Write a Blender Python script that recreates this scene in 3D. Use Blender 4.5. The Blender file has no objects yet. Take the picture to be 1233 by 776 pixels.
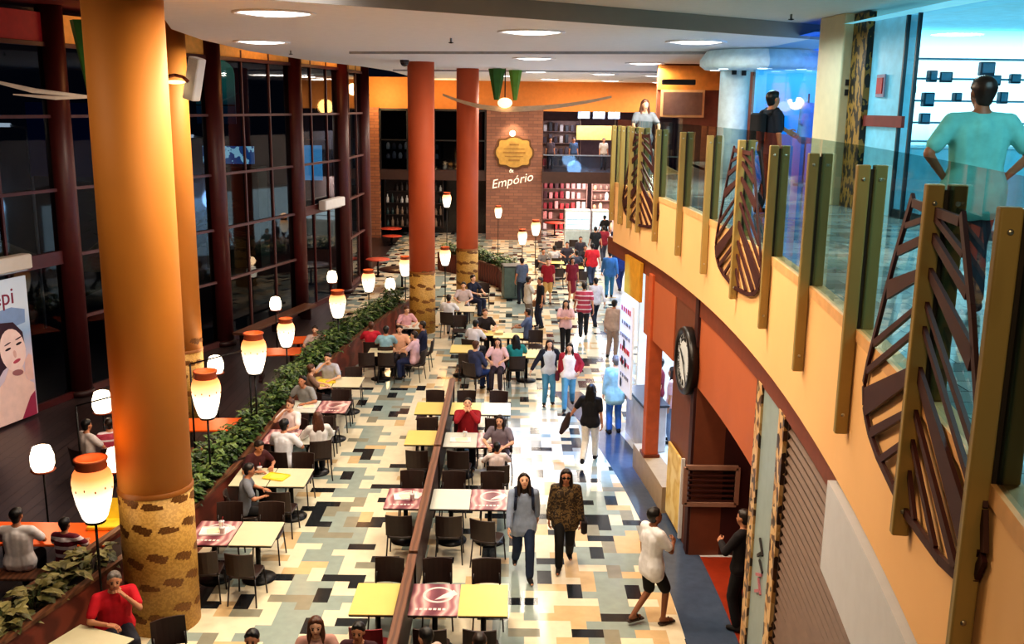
import bpy, math, random
from mathutils import Vector as V, Matrix, Quaternion
R = math.radians
PI = math.pi
SC = bpy.context.scene
COL = SC.collection
random.seed(11)

# ------------------------------------------------------------------ camera
F_PX, PITCH, ROLL, EYE = 1190.85, 0.21557685, 0.01270847, 7.18
FW = V((0, math.cos(PITCH), -math.sin(PITCH)))
UP0 = V((0, math.sin(PITCH), math.cos(PITCH)))
RT0 = V((1, 0, 0))
RT = RT0 * math.cos(ROLL) + UP0 * math.sin(ROLL)
UPV = UP0 * math.cos(ROLL) - RT0 * math.sin(ROLL)
EYEP = V((0, 0, EYE))
cam_d = bpy.data.cameras.new('camera')
cam = bpy.data.objects.new('camera', cam_d)
COL.objects.link(cam)
cam_d.sensor_width = 36.0
cam_d.lens = 36.0 * F_PX / 1233.0
cam_d.clip_end = 400
mw = Matrix((RT, UPV, -FW)).transposed().to_4x4()
mw.translation = EYEP
cam.matrix_world = mw
SC.camera = cam


def ray(px, py):
    return FW + RT * ((px - 616.5) / F_PX) - UPV * ((py - 388.0) / F_PX)


def G(px, py, z=0.0):
    """survey: the spot of the place at height z that the photo shows at px, py"""
    d = ray(px, py)
    return EYEP + d * ((z - EYE) / d.z)


def GY(px, py, y):
    d = ray(px, py)
    return EYEP + d * (y / d.y)


def edge_x(y):
    """x of the curved gallery edge at depth y"""
    return 1.19967 + 0.2607151 * y - 0.0101519 * y * y


# ------------------------------------------------------------------ materials
def s2l(c):
    return tuple(((v / 12.92) if v <= .04045 else ((v + .055) / 1.055) ** 2.4) for v in c)


MATS = {}


def M(name, rgb, rough=.5, metal=0., emit=0., erg=None, var=.12, scale=6., spec=.5, bump=0., coat=0.):
    """rgb given as 0-255 display colour"""
    if name in MATS:
        return MATS[name]
    m = bpy.data.materials.new(name)
    m.use_nodes = True
    nt = m.node_tree
    b = nt.nodes['Principled BSDF']
    c = s2l([v / 255. for v in rgb])
    b.inputs['Roughness'].default_value = rough
    b.inputs['Metallic'].default_value = metal
    b.inputs['Specular IOR Level'].default_value = spec
    if coat:
        b.inputs['Coat Weight'].default_value = coat
        b.inputs['Coat Roughness'].default_value = .1
    if emit:
        e = s2l([v / 255. for v in (erg or rgb)])
        b.inputs['Emission Color'].default_value = (*e, 1)
        b.inputs['Emission Strength'].default_value = emit
    tc = nt.nodes.new('ShaderNodeTexCoord')
    n = nt.nodes.new('ShaderNodeTexNoise')
    n.inputs['Scale'].default_value = scale
    n.inputs['Detail'].default_value = 4
    nt.links.new(tc.outputs['Object'], n.inputs['Vector'])
    r = nt.nodes.new('ShaderNodeMapRange')
    r.inputs['From Min'].default_value = .3
    r.inputs['From Max'].default_value = .7
    r.inputs['To Min'].default_value = 1 - var
    r.inputs['To Max'].default_value = 1 + var
    nt.links.new(n.outputs['Fac'], r.inputs['Value'])
    mx = nt.nodes.new('ShaderNodeMix')
    mx.data_type = 'RGBA'
    mx.blend_type = 'MULTIPLY'
    mx.inputs[0].default_value = 1
    mx.inputs[6].default_value = (*c, 1)
    nt.links.new(r.outputs['Result'], mx.inputs[7])
    nt.links.new(mx.outputs[2], b.inputs['Base Color'])
    if bump:
        bp = nt.nodes.new('ShaderNodeBump')
        bp.inputs['Strength'].default_value = bump
        bp.inputs['Distance'].default_value = .01
        nt.links.new(n.outputs['Fac'], bp.inputs['Height'])
        nt.links.new(bp.outputs['Normal'], b.inputs['Normal'])
    MATS[name] = m
    return m


def ramp_of(nt, stops, interp='LINEAR'):
    r = nt.nodes.new('ShaderNodeValToRGB')
    r.color_ramp.interpolation = interp
    el = r.color_ramp.elements
    while len(el) < len(stops):
        el.new(.5)
    for e, (p, c) in zip(el, stops):
        e.position = p
        e.color = (*s2l([v / 255. for v in c]), 1)
    return r


def M_axis(name, axis, stops, freq=0., rough=.7, interp='CONSTANT', emit=0., zmin=0., zmax=1.):
    """bands of colour along one axis of the object: repeated (freq) or once between zmin and zmax"""
    if name in MATS:
        return MATS[name]
    m = bpy.data.materials.new(name)
    m.use_nodes = True
    nt = m.node_tree
    b = nt.nodes['Principled BSDF']
    b.inputs['Roughness'].default_value = rough
    tc = nt.nodes.new('ShaderNodeTexCoord')
    sp = nt.nodes.new('ShaderNodeSeparateXYZ')
    nt.links.new(tc.outputs['Object'], sp.inputs[0])
    src = sp.outputs['XYZ'.index(axis)]
    if freq:
        a = nt.nodes.new('ShaderNodeMath'); a.operation = 'MULTIPLY'; a.inputs[1].default_value = freq
        nt.links.new(src, a.inputs[0])
        f = nt.nodes.new('ShaderNodeMath'); f.operation = 'FRACT'
        nt.links.new(a.outputs[0], f.inputs[0])
        out = f.outputs[0]
    else:
        a = nt.nodes.new('ShaderNodeMapRange')
        a.inputs['From Min'].default_value = zmin
        a.inputs['From Max'].default_value = zmax
        nt.links.new(src, a.inputs['Value'])
        out = a.outputs['Result']
    r = ramp_of(nt, stops, interp)
    nt.links.new(out, r.inputs[0])
    nt.links.new(r.outputs[0], b.inputs['Base Color'])
    if emit:
        nt.links.new(r.outputs[0], b.inputs['Emission Color'])
        b.inputs['Emission Strength'].default_value = emit
    MATS[name] = m
    return m


def M_noise(name, stops, scale=10., rough=.6, kind='noise', interp='CONSTANT', stretch=(1, 1, 1), detail=2., emit=0., bump=0.):
    if name in MATS:
        return MATS[name]
    m = bpy.data.materials.new(name)
    m.use_nodes = True
    nt = m.node_tree
    b = nt.nodes['Principled BSDF']
    b.inputs['Roughness'].default_value = rough
    tc = nt.nodes.new('ShaderNodeTexCoord')
    mp = nt.nodes.new('ShaderNodeMapping')
    mp.inputs['Scale'].default_value = stretch
    nt.links.new(tc.outputs['Object'], mp.inputs[0])
    if kind == 'voronoi':
        n = nt.nodes.new('ShaderNodeTexVoronoi')
        n.inputs['Scale'].default_value = scale
        sp = nt.nodes.new('ShaderNodeSeparateColor')
        nt.links.new(mp.outputs[0], n.inputs['Vector'])
        nt.links.new(n.outputs['Color'], sp.inputs[0])
        out = sp.outputs[0]
    elif kind == 'wave':
        n = nt.nodes.new('ShaderNodeTexWave')
        n.inputs['Scale'].default_value = scale
        n.inputs['Distortion'].default_value = 6
        n.inputs['Detail'].default_value = detail
        nt.links.new(mp.outputs[0], n.inputs['Vector'])
        out = n.outputs['Fac']
    else:
        n = nt.nodes.new('ShaderNodeTexNoise')
        n.inputs['Scale'].default_value = scale
        n.inputs['Detail'].default_value = detail
        nt.links.new(mp.outputs[0], n.inputs['Vector'])
        out = n.outputs['Fac']
    r = ramp_of(nt, stops, interp)
    nt.links.new(out, r.inputs[0])
    nt.links.new(r.outputs[0], b.inputs['Base Color'])
    if emit:
        nt.links.new(r.outputs[0], b.inputs['Emission Color'])
        b.inputs['Emission Strength'].default_value = emit
    if bump:
        bp = nt.nodes.new('ShaderNodeBump'); bp.inputs['Strength'].default_value = bump
        nt.links.new(out, bp.inputs['Height']); nt.links.new(bp.outputs[0], b.inputs['Normal'])
    MATS[name] = m
    return m


def M_brick(name, c1, c2, mortar, scale, rough=.7, bw=.5, rh=.25, ms=.02, plane='XY', bump=.3, emit=0.):
    if name in MATS:
        return MATS[name]
    m = bpy.data.materials.new(name)
    m.use_nodes = True
    nt = m.node_tree
    b = nt.nodes['Principled BSDF']
    b.inputs['Roughness'].default_value = rough
    tc = nt.nodes.new('ShaderNodeTexCoord')
    sp = nt.nodes.new('ShaderNodeSeparateXYZ')
    cb = nt.nodes.new('ShaderNodeCombineXYZ')
    nt.links.new(tc.outputs['Object'], sp.inputs[0])
    nt.links.new(sp.outputs['XYZ'.index(plane[0])], cb.inputs[0])
    nt.links.new(sp.outputs['XYZ'.index(plane[1])], cb.inputs[1])
    t = nt.nodes.new('ShaderNodeTexBrick')
    t.inputs['Color1'].default_value = (*s2l([v / 255. for v in c1]), 1)
    t.inputs['Color2'].default_value = (*s2l([v / 255. for v in c2]), 1)
    t.inputs['Mortar'].default_value = (*s2l([v / 255. for v in mortar]), 1)
    t.inputs['Scale'].default_value = scale
    t.inputs['Mortar Size'].default_value = ms
    t.inputs['Brick Width'].default_value = bw
    t.inputs['Row Height'].default_value = rh
    nt.links.new(cb.outputs[0], t.inputs['Vector'])
    nt.links.new(t.outputs['Color'], b.inputs['Base Color'])
    if bump:
        bp = nt.nodes.new('ShaderNodeBump'); bp.inputs['Strength'].default_value = bump
        bp.inputs['Distance'].default_value = .01
        nt.links.new(t.outputs['Fac'], bp.inputs['Height']); nt.links.new(bp.outputs[0], b.inputs['Normal'])
    MATS[name] = m
    return m


def M_glass(name, rgb, trans=.8, rough=.03):
    """thin sheet: see-through tint plus a mirror sheen"""
    if name in MATS:
        return MATS[name]
    m = bpy.data.materials.new(name)
    m.use_nodes = True
    nt = m.node_tree
    for n in list(nt.nodes):
        if n.type != 'OUTPUT_MATERIAL':
            nt.nodes.remove(n)
    out = [n for n in nt.nodes if n.type == 'OUTPUT_MATERIAL'][0]
    tr = nt.nodes.new('ShaderNodeBsdfTransparent')
    tr.inputs[0].default_value = (*[v / 255. * trans for v in rgb], 1)
    gl = nt.nodes.new('ShaderNodeBsdfGlossy')
    gl.inputs['Roughness'].default_value = rough
    gl.inputs['Color'].default_value = (.9, .95, 1, 1)
    fr = nt.nodes.new('ShaderNodeFresnel')
    fr.inputs['IOR'].default_value = 1.45
    mx = nt.nodes.new('ShaderNodeMixShader')
    nt.links.new(fr.outputs[0], mx.inputs[0])
    nt.links.new(tr.outputs[0], mx.inputs[1])
    nt.links.new(gl.outputs[0], mx.inputs[2])
    nt.links.new(mx.outputs[0], out.inputs['Surface'])
    MATS[name] = m
    return m


# ------------------------------------------------------------------ mesh builder
class MB:
    def __init__(self):
        self.v, self.f, self.mi, self.sm = [], [], [], []

    def add(self, vs, fs, mi=0, sm=False, X=None):
        o = len(self.v)
        for p in vs:
            p = V(p)
            self.v.append(X @ p if X is not None else p)
        for f in fs:
            self.f.append(tuple(i + o for i in f)); self.mi.append(mi); self.sm.append(sm)
        return self

    def box(self, c, s, rz=0., mi=0, X=None, taper=1.):
        hx, hy, hz = s[0] / 2, s[1] / 2, s[2] / 2
        T = Matrix.Translation(V(c)) @ Matrix.Rotation(rz, 4, 'Z')
        if X is not None:
            T = X @ T
        vs = [(-hx, -hy, -hz), (hx, -hy, -hz), (hx, hy, -hz), (-hx, hy, -hz)]
        vs += [(x * taper, y * taper, hz) for x, y, z in vs]
        return self.add(vs, [(3, 2, 1, 0), (4, 5, 6, 7), (0, 1, 5, 4), (1, 2, 6, 5), (2, 3, 7, 6), (3, 0, 4, 7)], mi, X=T)

    def rbox(self, c, s, r=.02, rz=0., mi=0, X=None):
        """box with bevelled vertical corners and bevelled top"""
        hx, hy = s[0] / 2, s[1] / 2
        r = min(r, hx * .9, hy * .9)
        poly = []
        for sx, sy, a0 in ((1, 1, 0), (-1, 1, 90), (-1, -1, 180), (1, -1, 270)):
            for k in range(4):
                a = R(a0 + k * 30)
                poly.append((sx * (hx - r) + r * math.cos(a), sy * (hy - r) + r * math.sin(a)))
        T = Matrix.Translation(V(c)) @ Matrix.Rotation(rz, 4, 'Z')
        if X is not None:
            T = X @ T
        n = len(poly)
        hz = s[2] / 2
        b = min(r * .5, hz * .5)
        sx_, sy_ = (hx - b) / hx, (hy - b) / hy
        vs = [(x * sx_, y * sy_, -hz) for x, y in poly] + [(x, y, -hz + b) for x, y in poly] + [(x, y, hz - b) for x, y in poly] + [(x * sx_, y * sy_, hz) for x, y in poly]
        fs = [tuple(reversed(range(n))), tuple(range(3 * n, 4 * n))]
        for l in range(3):
            for i in range(n):
                j = (i + 1) % n
                fs.append((l * n + i, l * n + j, (l + 1) * n + j, (l + 1) * n + i))
        return self.add(vs, fs, mi, X=T)

    def tube(self, a, b, r1, r2=None, n=8, mi=0, cap=True, sm=True, X=None):
        a, b = V(a), V(b)
        r2 = r1 if r2 is None else r2
        d = (b - a)
        if d.length < 1e-6:
            return self
        q = d.to_track_quat('Z', 'Y').to_matrix()
        vs = []
        for p, r in ((a, r1), (b, r2)):
            for k in range(n):
                t = 2 * PI * k / n
                vs.append(p + q @ V((r * math.cos(t), r * math.sin(t), 0)))
        fs = [(k, (k + 1) % n, n + (k + 1) % n, n + k) for k in range(n)]
        self.add(vs, fs, mi, sm, X)
        if cap:
            o = len(self.v) - 2 * n
            self.f += [tuple(o + k for k in reversed(range(n))), tuple(o + n + k for k in range(n))]
            self.mi += [mi, mi]; self.sm += [False, False]
        return self

    def path(self, pts, r, n=6, mi=0):
        for a, b in zip(pts, pts[1:]):
            self.tube(a, b, r, r, n, mi)
        return self

    def lathe(self, prof, n=24, c=(0, 0, 0), mi=0, sm=True, X=None, cap=False):
        vs, fs = [], []
        for r, z in prof:
            for k in range(n):
                t = 2 * PI * k / n
                vs.append((c[0] + r * math.cos(t), c[1] + r * math.sin(t), c[2] + z))
        for l in range(len(prof) - 1):
            for k in range(n):
                j = (k + 1) % n
                fs.append((l * n + k, l * n + j, (l + 1) * n + j, (l + 1) * n + k))
        if cap:
            fs.append(tuple(reversed(range(n))))
            fs.append(tuple(range((len(prof) - 1) * n, len(prof) * n)))
        return self.add(vs, fs, mi, sm, X)

    def ell(self, c, r, n=12, m=8, mi=0, X=None):
        if not hasattr(r, '__len__'):
            r = (r, r, r)
        vs, fs = [], []
        for l in range(m + 1):
            p = PI * l / m
            for k in range(n):
                t = 2 * PI * k / n
                vs.append((c[0] + r[0] * math.sin(p) * math.cos(t), c[1] + r[1] * math.sin(p) * math.sin(t), c[2] - r[2] * math.cos(p)))
        for l in range(m):
            for k in range(n):
                j = (k + 1) % n
                fs.append((l * n + k, l * n + j, (l + 1) * n + j, (l + 1) * n + k))
        return self.add(vs, fs, mi, True, X)

    def cone2(self, a, b, r1, r2, n=10):
        """capsule with two radii"""
        a, b = V(a), V(b)
        self.ell(a, r1, n, 6)
        self.ell(b, r2, n, 6)
        return self.tube(a, b, r1, r2, n)

    def prism(self, poly, t, X=None, mi=0):
        """polygon in local XY extruded along +Z by t"""
        n = len(poly)
        vs = [(x, y, 0) for x, y in poly] + [(x, y, t) for x, y in poly]
        fs = [tuple(reversed(range(n))), tuple(range(n, 2 * n))]
        fs += [(i, (i + 1) % n, n + (i + 1) % n, n + i) for i in range(n)]
        return self.add(vs, fs, mi, X=X)

    def quad(self, a, b, c, d, mi=0):
        return self.add([a, b, c, d], [(0, 1, 2, 3)], mi)

    def strip(self, pts, z0, z1, t=0., mi=0):
        """vertical wall along a ground path; t = thickness to the left of travel"""
        for (x0, y0), (x1, y1) in zip(pts, pts[1:]):
            d = V((x1 - x0, y1 - y0)); L = d.length
            if L < 1e-6:
                continue
            nx, ny = -d.y / L * t, d.x / L * t
            if t:
                vs = [(x0, y0, z0), (x1, y1, z0), (x1 + nx, y1 + ny, z0), (x0 + nx, y0 + ny, z0)]
                vs += [(x, y, z1) for x, y, z in vs]
                self.add(vs, [(3, 2, 1, 0), (4, 5, 6, 7), (0, 1, 5, 4), (1, 2, 6, 5), (2, 3, 7, 6), (3, 0, 4, 7)], mi)
            else:
                self.quad((x0, y0, z0), (x1, y1, z0), (x1, y1, z1), (x0, y0, z1), mi)
        return self

    def text(self, s, size, ext, X, mi=0, shear=0., align='CENTER'):
        cu = bpy.data.curves.new('tmp', 'FONT')
        cu.body = s; cu.size = size; cu.extrude = ext; cu.shear = shear
        cu.align_x = align; cu.align_y = 'CENTER'
        cu.resolution_u = 3
        ob = bpy.data.objects.new('tmp', cu)
        COL.objects.link(ob)
        bpy.context.view_layer.update()
        me = bpy.data.meshes.new_from_object(ob.evaluated_get(bpy.context.evaluated_depsgraph_get()))
        self.add([tuple(v.co) for v in me.vertices], [tuple(p.vertices) for p in me.polygons], mi, X=X)
        bpy.data.objects.remove(ob); bpy.data.curves.remove(cu); bpy.data.meshes.remove(me)
        return self

    def mesh(self, name, mats):
        me = bpy.data.meshes.new(name)
        me.from_pydata([tuple(v) for v in self.v], [], self.f)
        for m in (mats if isinstance(mats, (list, tuple)) else [mats]):
            me.materials.append(m)
        me.polygons.foreach_set('material_index', self.mi)
        me.polygons.foreach_set('use_smooth', self.sm)
        me.update()
        return me

    def build(self, name, mats, parent=None, loc=(0, 0, 0), rz=0.):
        o = bpy.data.objects.new(name, self.mesh(name, mats))
        COL.objects.link(o)
        o.location = loc
        o.rotation_euler = (0, 0, rz)
        if parent:
            o.parent = parent
        return o


def tag(o, label=None, cat=None, group=None, kind=None):
    if label: o['label'] = label
    if cat: o['category'] = cat
    if group: o['group'] = group
    if kind: o['kind'] = kind
    return o


def thing(name, label, cat, loc=(0, 0, 0), rz=0., group=None):
    o = bpy.data.objects.new(name, None)
    o.empty_display_size = .1
    COL.objects.link(o)
    o.location = loc
    o.rotation_euler = (0, 0, rz)
    return tag(o, label, cat, group)


def struct(o, label=None):
    return tag(o, label, None, None, 'structure')


def dup(root, loc, rz, label, group=None):
    r = root.copy(); COL.objects.link(r); r.location = loc
    r.rotation_euler = (root.rotation_euler[0], root.rotation_euler[1], rz)
    if label: r['label'] = label
    if group: r['group'] = group
    for ch in list(root.children):
        c = ch.copy(); COL.objects.link(c); c.parent = r
        for g in list(ch.children):
            d = g.copy(); COL.objects.link(d); d.parent = c
    return r


def lamp(kind, loc, energy, rgb=(255, 240, 220), size=.3, name='light', parent=None, rot=None, spot=None):
    d = bpy.data.lights.new(name, kind)
    d.energy = energy
    d.color = s2l([v / 255. for v in rgb])
    if kind == 'AREA':
        d.shape = 'DISK'; d.size = size
    elif kind in ('POINT', 'SPOT'):
        d.shadow_soft_size = size
    if kind == 'SPOT':
        d.spot_size = R(spot or 70); d.spot_blend = .6
    o = bpy.data.objects.new(name, d)
    COL.objects.link(o)
    o.location = loc
    if rot: o.rotation_euler = rot
    if parent: o.parent = parent
    return o
# ------------------------------------------------------------------ people
def remesh(mb, voxel, smooth=3):
    """one continuous surface out of overlapping volumes"""
    me = mb.mesh('tmp_body', [])
    ob = bpy.data.objects.new('tmp_body', me)
    COL.objects.link(ob)
    a = ob.modifiers.new('r', 'REMESH'); a.mode = 'VOXEL'; a.voxel_size = voxel; a.use_smooth_shade = True
    s = ob.modifiers.new('s', 'SMOOTH'); s.factor = .5; s.iterations = smooth
    bpy.context.view_layer.update()
    ev = ob.evaluated_get(bpy.context.evaluated_depsgraph_get())
    m2 = bpy.data.meshes.new_from_object(ev)
    out = MB()
    out.v = [v.co.copy() for v in m2.vertices]
    out.f = [tuple(p.vertices) for p in m2.polygons]
    out.mi = [0] * len(out.f); out.sm = [True] * len(out.f)
    bpy.data.objects.remove(ob); bpy.data.meshes.remove(me); bpy.data.meshes.remove(m2)
    return out


def hand(mb, wrist, d, palm_n, side, k=1.):
    """palm, four unequal bent fingers, thumb from the side of the palm"""
    d = V(d).normalized()
    z = (V(palm_n) - d * V(palm_n).dot(d)).normalized() * -1
    x = d.cross(z)
    X = Matrix((x, d, z)).transposed().to_4x4() @ Matrix.Scale(k, 4)
    X.translation = V(wrist)
    s = side
    mb.rbox((0, .045, 0), (.075, .10, .028), .012, X=X)
    for i, (fx, L) in enumerate(((-.03, .062), (-.01, .075), (.01, .08), (.03, .07))):
        fx *= -s
        p0 = V((fx, .085, 0)); p1 = p0 + V((0, L * .5, -.012)); p2 = p1 + V((0, L * .36, -.028)); p3 = p2 + V((0, L * .12, -.026))
        mb.tube(p0, p1, .0095, .009, 6, X=X); mb.tube(p1, p2, .009, .008, 6, X=X); mb.tube(p2, p3, .008, .006, 6, X=X)
    t0 = V((-s * .034, .02, -.004)); t1 = V((-s * .058, .05, -.018)); t2 = V((-s * .06, .085, -.03))
    mb.tube(t0, t1, .013, .011, 6, X=X); mb.tube(t1, t2, .011, .007, 6, X=X)


def ik(a, t, l1, l2, pole):
    a, t = V(a), V(t)
    d = t - a
    L = max(min(d.length, (l1 + l2) * .998), abs(l1 - l2) + .02)
    u = d.normalized()
    c = max(-1, min(1, (l1 * l1 + L * L - l2 * l2) / (2 * l1 * L)))
    p = V(pole) - u * V(pole).dot(u)
    p = p.normalized() if p.length > 1e-4 else V((0, 1, 0))
    mid = a + u * l1 * c + p * l1 * math.sqrt(max(0, 1 - c * c))
    return mid, a + u * L


SKINS = {'light': (222, 172, 142), 'tan': (190, 132, 100), 'brown': (140, 92, 66), 'pale': (236, 196, 172)}
HAIRS = {'black': (18, 14, 14), 'dark': (38, 24, 18), 'brown': (84, 48, 30), 'grey': (120, 112, 108), 'bald': None}


def person(label, x, y, yaw, pose='stand', h=1.7, top=(120, 120, 120), bottom=(30, 32, 44), hair='dark', long_hair=False,
           skin='tan', sleeve='short', legs='long', arms=None, lean=0., look=(0., 0.), shoe=(30, 26, 26), build=1.,
           phase=1, near=False, top_mat=None, skirt=None, jacket=None, bag=None, seat=.46, face=True, z=0., glasses=False, coat=None, stride=1.,
           backpack=None, kind='person', long_top=0.):
    k = h / 1.72
    vox = .016 if near else .023
    sit = pose == 'sit'
    hz = (seat + .09) / k if sit else (.915 if pose != 'walk' else .90)
    hips = {s: V((s * .09, 0, hz)) for s in (-1, 1)}
    knee, ank = {}, {}
    for s in (-1, 1):
        if sit:
            t = V((s * .12, .40, (.085)))
            kn, an = ik(hips[s], t, .43, .42, (0, .6, 1))
        elif pose == 'walk':
            fwd = (s == phase)
            t = V((s * .085, (.25 if fwd else -.30) * stride, .10 if fwd else .085 + .085 * stride))
            kn, an = ik(hips[s], t, .43, .42, (0, 1, 0))
        else:
            t = V((s * .11, .03 * s * phase, .085))
            kn, an = ik(hips[s], t, .43, .42, (0, 1, 0))
        knee[s], ank[s] = kn, an
    LM = Matrix.Translation((0, 0, hz)) @ Matrix.Rotation(-lean, 4, 'X') @ Matrix.Translation((0, 0, -hz))
    # torso: pelvis to shoulders 0.50 m
    sz = hz + .50
    T = lambda p: LM @ V(p)
    sh = {s: T((s * .175 * build, 0, sz)) for s in (-1, 1)}
    nk = T((0, -.005, sz + .06)); hc = T((0, .03, sz + .20))
    # arms
    if arms is None:
        arms = 'table' if sit else ('swing' if pose == 'walk' else 'down')
    A = {}
    for s in (-1, 1):
        am = arms[0 if s < 0 else 1] if isinstance(arms, tuple) else arms
        pole = (s * .5, -1, -.2)
        if am == 'down': t = (s * .25 * build, .04, hz - .06)
        elif am == 'swing': t = (s * .25 * build, (-.22 if s == phase else .22) * stride, hz + .0)
        elif am == 'table': t = (s * .17, .36, .80 / k); pole = (s * 1, -.3, -.6)
        elif am == 'mouth': t = (s * .06, .17, hz + .585); pole = (s * 1, .3, -1)
        elif am == 'chin': t = (s * .085, .17, hz + .545); pole = (s * .8, .3, -1)
        elif am == 'lap': t = (s * .12, .26, hz + .14); pole = (s * 1, -.6, 0)
        elif am == 'hips': t = (s * .185 * build, .02, hz + .09); pole = (s * 1, -.35, -.1)
        elif am == 'phone': t = (s * .07, .30, hz + .30); pole = (s * 1, -.2, -1)
        elif am == 'rail': t = (s * .22, .36, hz + .16); pole = (s * 1, -.4, -.3)
        elif am == 'bagarm': t = (s * .26 * build, .10, hz + .12); pole = (s * .6, -1, 0)
        elif am == 'reach': t = (s * .22, .48, hz + .25); pole = (s * .6, -.2, -1)
        elif am == 'wide': t = (s * .50, .05, hz - .02); pole = (s * .3, -1, 0)
        else: t = am
        A[s] = ik(sh[s], T(t) if (am in ('mouth', 'chin') or (not sit and not isinstance(am, tuple))) else V(t), .285, .245, pole)
    b = MB()
    # head
    Q = LM.to_3x3() @ Matrix.Rotation(look[0], 3, 'Z') @ Matrix.Rotation(-look[1], 3, 'X')
    H = lambda p: hc + Q @ V(p)
    b.cone2(H((0, -.012, .035)), H((0, .005, .03)), .082, .078)
    b.cone2(H((0, .012, .01)), H((0, .035, -.075)), .068, .042)
    b.cone2(H((0, .078, .005)), H((0, .097, -.018)), .011, .015, 6)
    for s in (-1, 1):
        b.ell(H((s * .08, -.005, .0)), (.016, .024, .032), 8, 6)
        b.cone2(H((s * .035, .05, -.02)), H((s * .022, .05, -.05)), .03, .03, 8)
    b.cone2(nk + V((0, 0, -.05)), H((0, -.012, -.045)), .055 * build ** .5, .05)
    # trunk
    g = build
    b.cone2(T((0, -.002, sz - .07)), T((0, .003, hz + .14)), .100 * g, .092 * g); b.cone2(T((0, .003, hz + .14)), T((0, .003, hz)), .092 * g, .096 * g)
    for s in (-1, 1):
        b.cone2(T((s * .075 * g, 0, sz - .10)), T((s * .06 * g, .005, hz + .14)), .098 * g, .088 * g)
        b.cone2(T((s * .06 * g, .005, hz + .14)), hips[s], .086 * g, .094 * g)
        b.cone2(sh[s], T((0, 0, sz + .03)), .058, .062)
        el, wr = A[s]
        b.cone2(sh[s], el, .052 * g ** .5, .04); b.cone2(el, wr, .04, .027)
        b.cone2(hips[s], knee[s], .080 * g, .056); b.cone2(knee[s], ank[s], .055, .036)
        b.cone2(ank[s] + V((0, -.03, -.03)), ank[s] + V((s * .02, .13, -.05)), .036, .03)
    body = remesh(b, vox)
    for s in (-1, 1):
        el, wr = A[s]
        hand(body, wr, (wr - el), (-s * 1, .1, -.25) if not sit else (0, 0, -1), s)
    body.v = [p * k for p in body.v]
    sk = M('skin_' + skin, SKINS[skin], .55, var=.06, scale=9)
    o = body.build(kind, sk, None, (x, y, z), yaw)
    tag(o, label, kind)
    parts = []

    def put(name, mb, mat, scl=True, vx=None, sm=2):
        if vx: mb = remesh(mb, vx, sm)
        if scl: mb.v = [p * k for p in mb.v]
        return mb.build(name, mat, o)

    cl = lambda c, n='cloth': M('%s_%d_%d_%d' % (n, *c), c, .85, var=.10, scale=12)
    # shirt
    e = .016
    t = MB()
    t.cone2(T((0, -.004, sz - .07)), T((0, .003, hz + .14)), .104 * g + e, .098 * g + e)
    t.cone2(T((0, .003, hz + .14)), T((0, .004, hz - max(0, long_top))), .098 * g + e, .116 * g + e)
    for s in (-1, 1):
        t.cone2(T((s * .078 * g, 0, sz - .10)), T((s * .066 * g, .005, hz + .14)), .098 * g + e, .092 * g + e)
        t.cone2(T((s * .07 * g, .005, hz + .14)), T((s * .092 * g, .005, hz + .01)), .094 * g + e, .113 * g + e)
        if long_top: t.cone2(T((s * .092 * g, .005, hz + .01)), T((s * .092 * g, .005, hz - long_top)), .113 * g + e, .113 * g + e)
        t.cone2(sh[s], T((0, -.005, sz + .02)), .062 + e * .6, .066)
        el, wr = A[s]
        if sleeve == 'long': t.cone2(sh[s], el, .056 + e, .044 + e); t.cone2(el, el.lerp(wr, .93), .044 + e, .03 + e)
        elif sleeve == 'short': t.cone2(sh[s], sh[s].lerp(el, .72), .058 + e, .05 + e)
        elif sleeve == 'loose': t.cone2(sh[s], el, .052 + e, .05 + e); t.cone2(el, el.lerp(wr, .9), .05 + e, .044 + e)
        else: t.cone2(sh[s], sh[s].lerp(el, .15), .055, .05)
    put('dress' if skirt else 'shirt', t, top_mat or cl(top), vx=vox)
    # trousers
    t = MB()
    if skirt:
        if sit:
            for s in (-1, 1): t.cone2(hips[s], knee[s], .12, .085)
        else:
            t.cone2((0, 0, hz + .05), (0, .0, .55), .13, .17); t.cone2((0, 0, .55), (0, .02, .50), .17, .17)
        put('skirt', t, cl(skirt), vx=vox)
    else:
        for s in (-1, 1):
            t.cone2(hips[s] + V((0, 0, .03)), hips[s], .095 * g, .104 * g)
            if legs == 'shorts':
                t.cone2(hips[s], hips[s].lerp(knee[s], .92), .10 * g, .085)
            else:
                t.cone2(hips[s], knee[s], .088 * g + e * .8, .062 + e); t.cone2(knee[s], ank[s] + (knee[s] - ank[s]) * .08, .062 + e, .05 + e)
        put('shorts' if legs == 'shorts' else 'trousers', t, cl(bottom, 'denim'), vx=vox)
    # shoes
    for s in (-1, 1):
        t = MB()
        a = ank[s]
        if shoe == 'sandal':
            t.rbox((a.x + s * .01, a.y + .055, a.z - .08), (.09, .27, .02), .03)
            t.tube((a.x - .045, a.y + .09, a.z - .07), (a.x + s * .01, a.y + .08, a.z - .005), .009); t.tube((a.x + .055, a.y + .09, a.z - .07), (a.x + s * .01, a.y + .08, a.z - .005), .009)
            put('sandal', t, M('sandal_brown', (60, 42, 30), .7))
        else:
            t.cone2(a + V((0, -.035, -.032)), a + V((s * .02, .12, -.048)), .05, .036)
            t.cone2(a + V((0, -.02, .0)), a + V((0, 0, -.03)), .045, .05)
            put('shoe', t, cl(shoe, 'shoe'), vx=vox)
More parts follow.
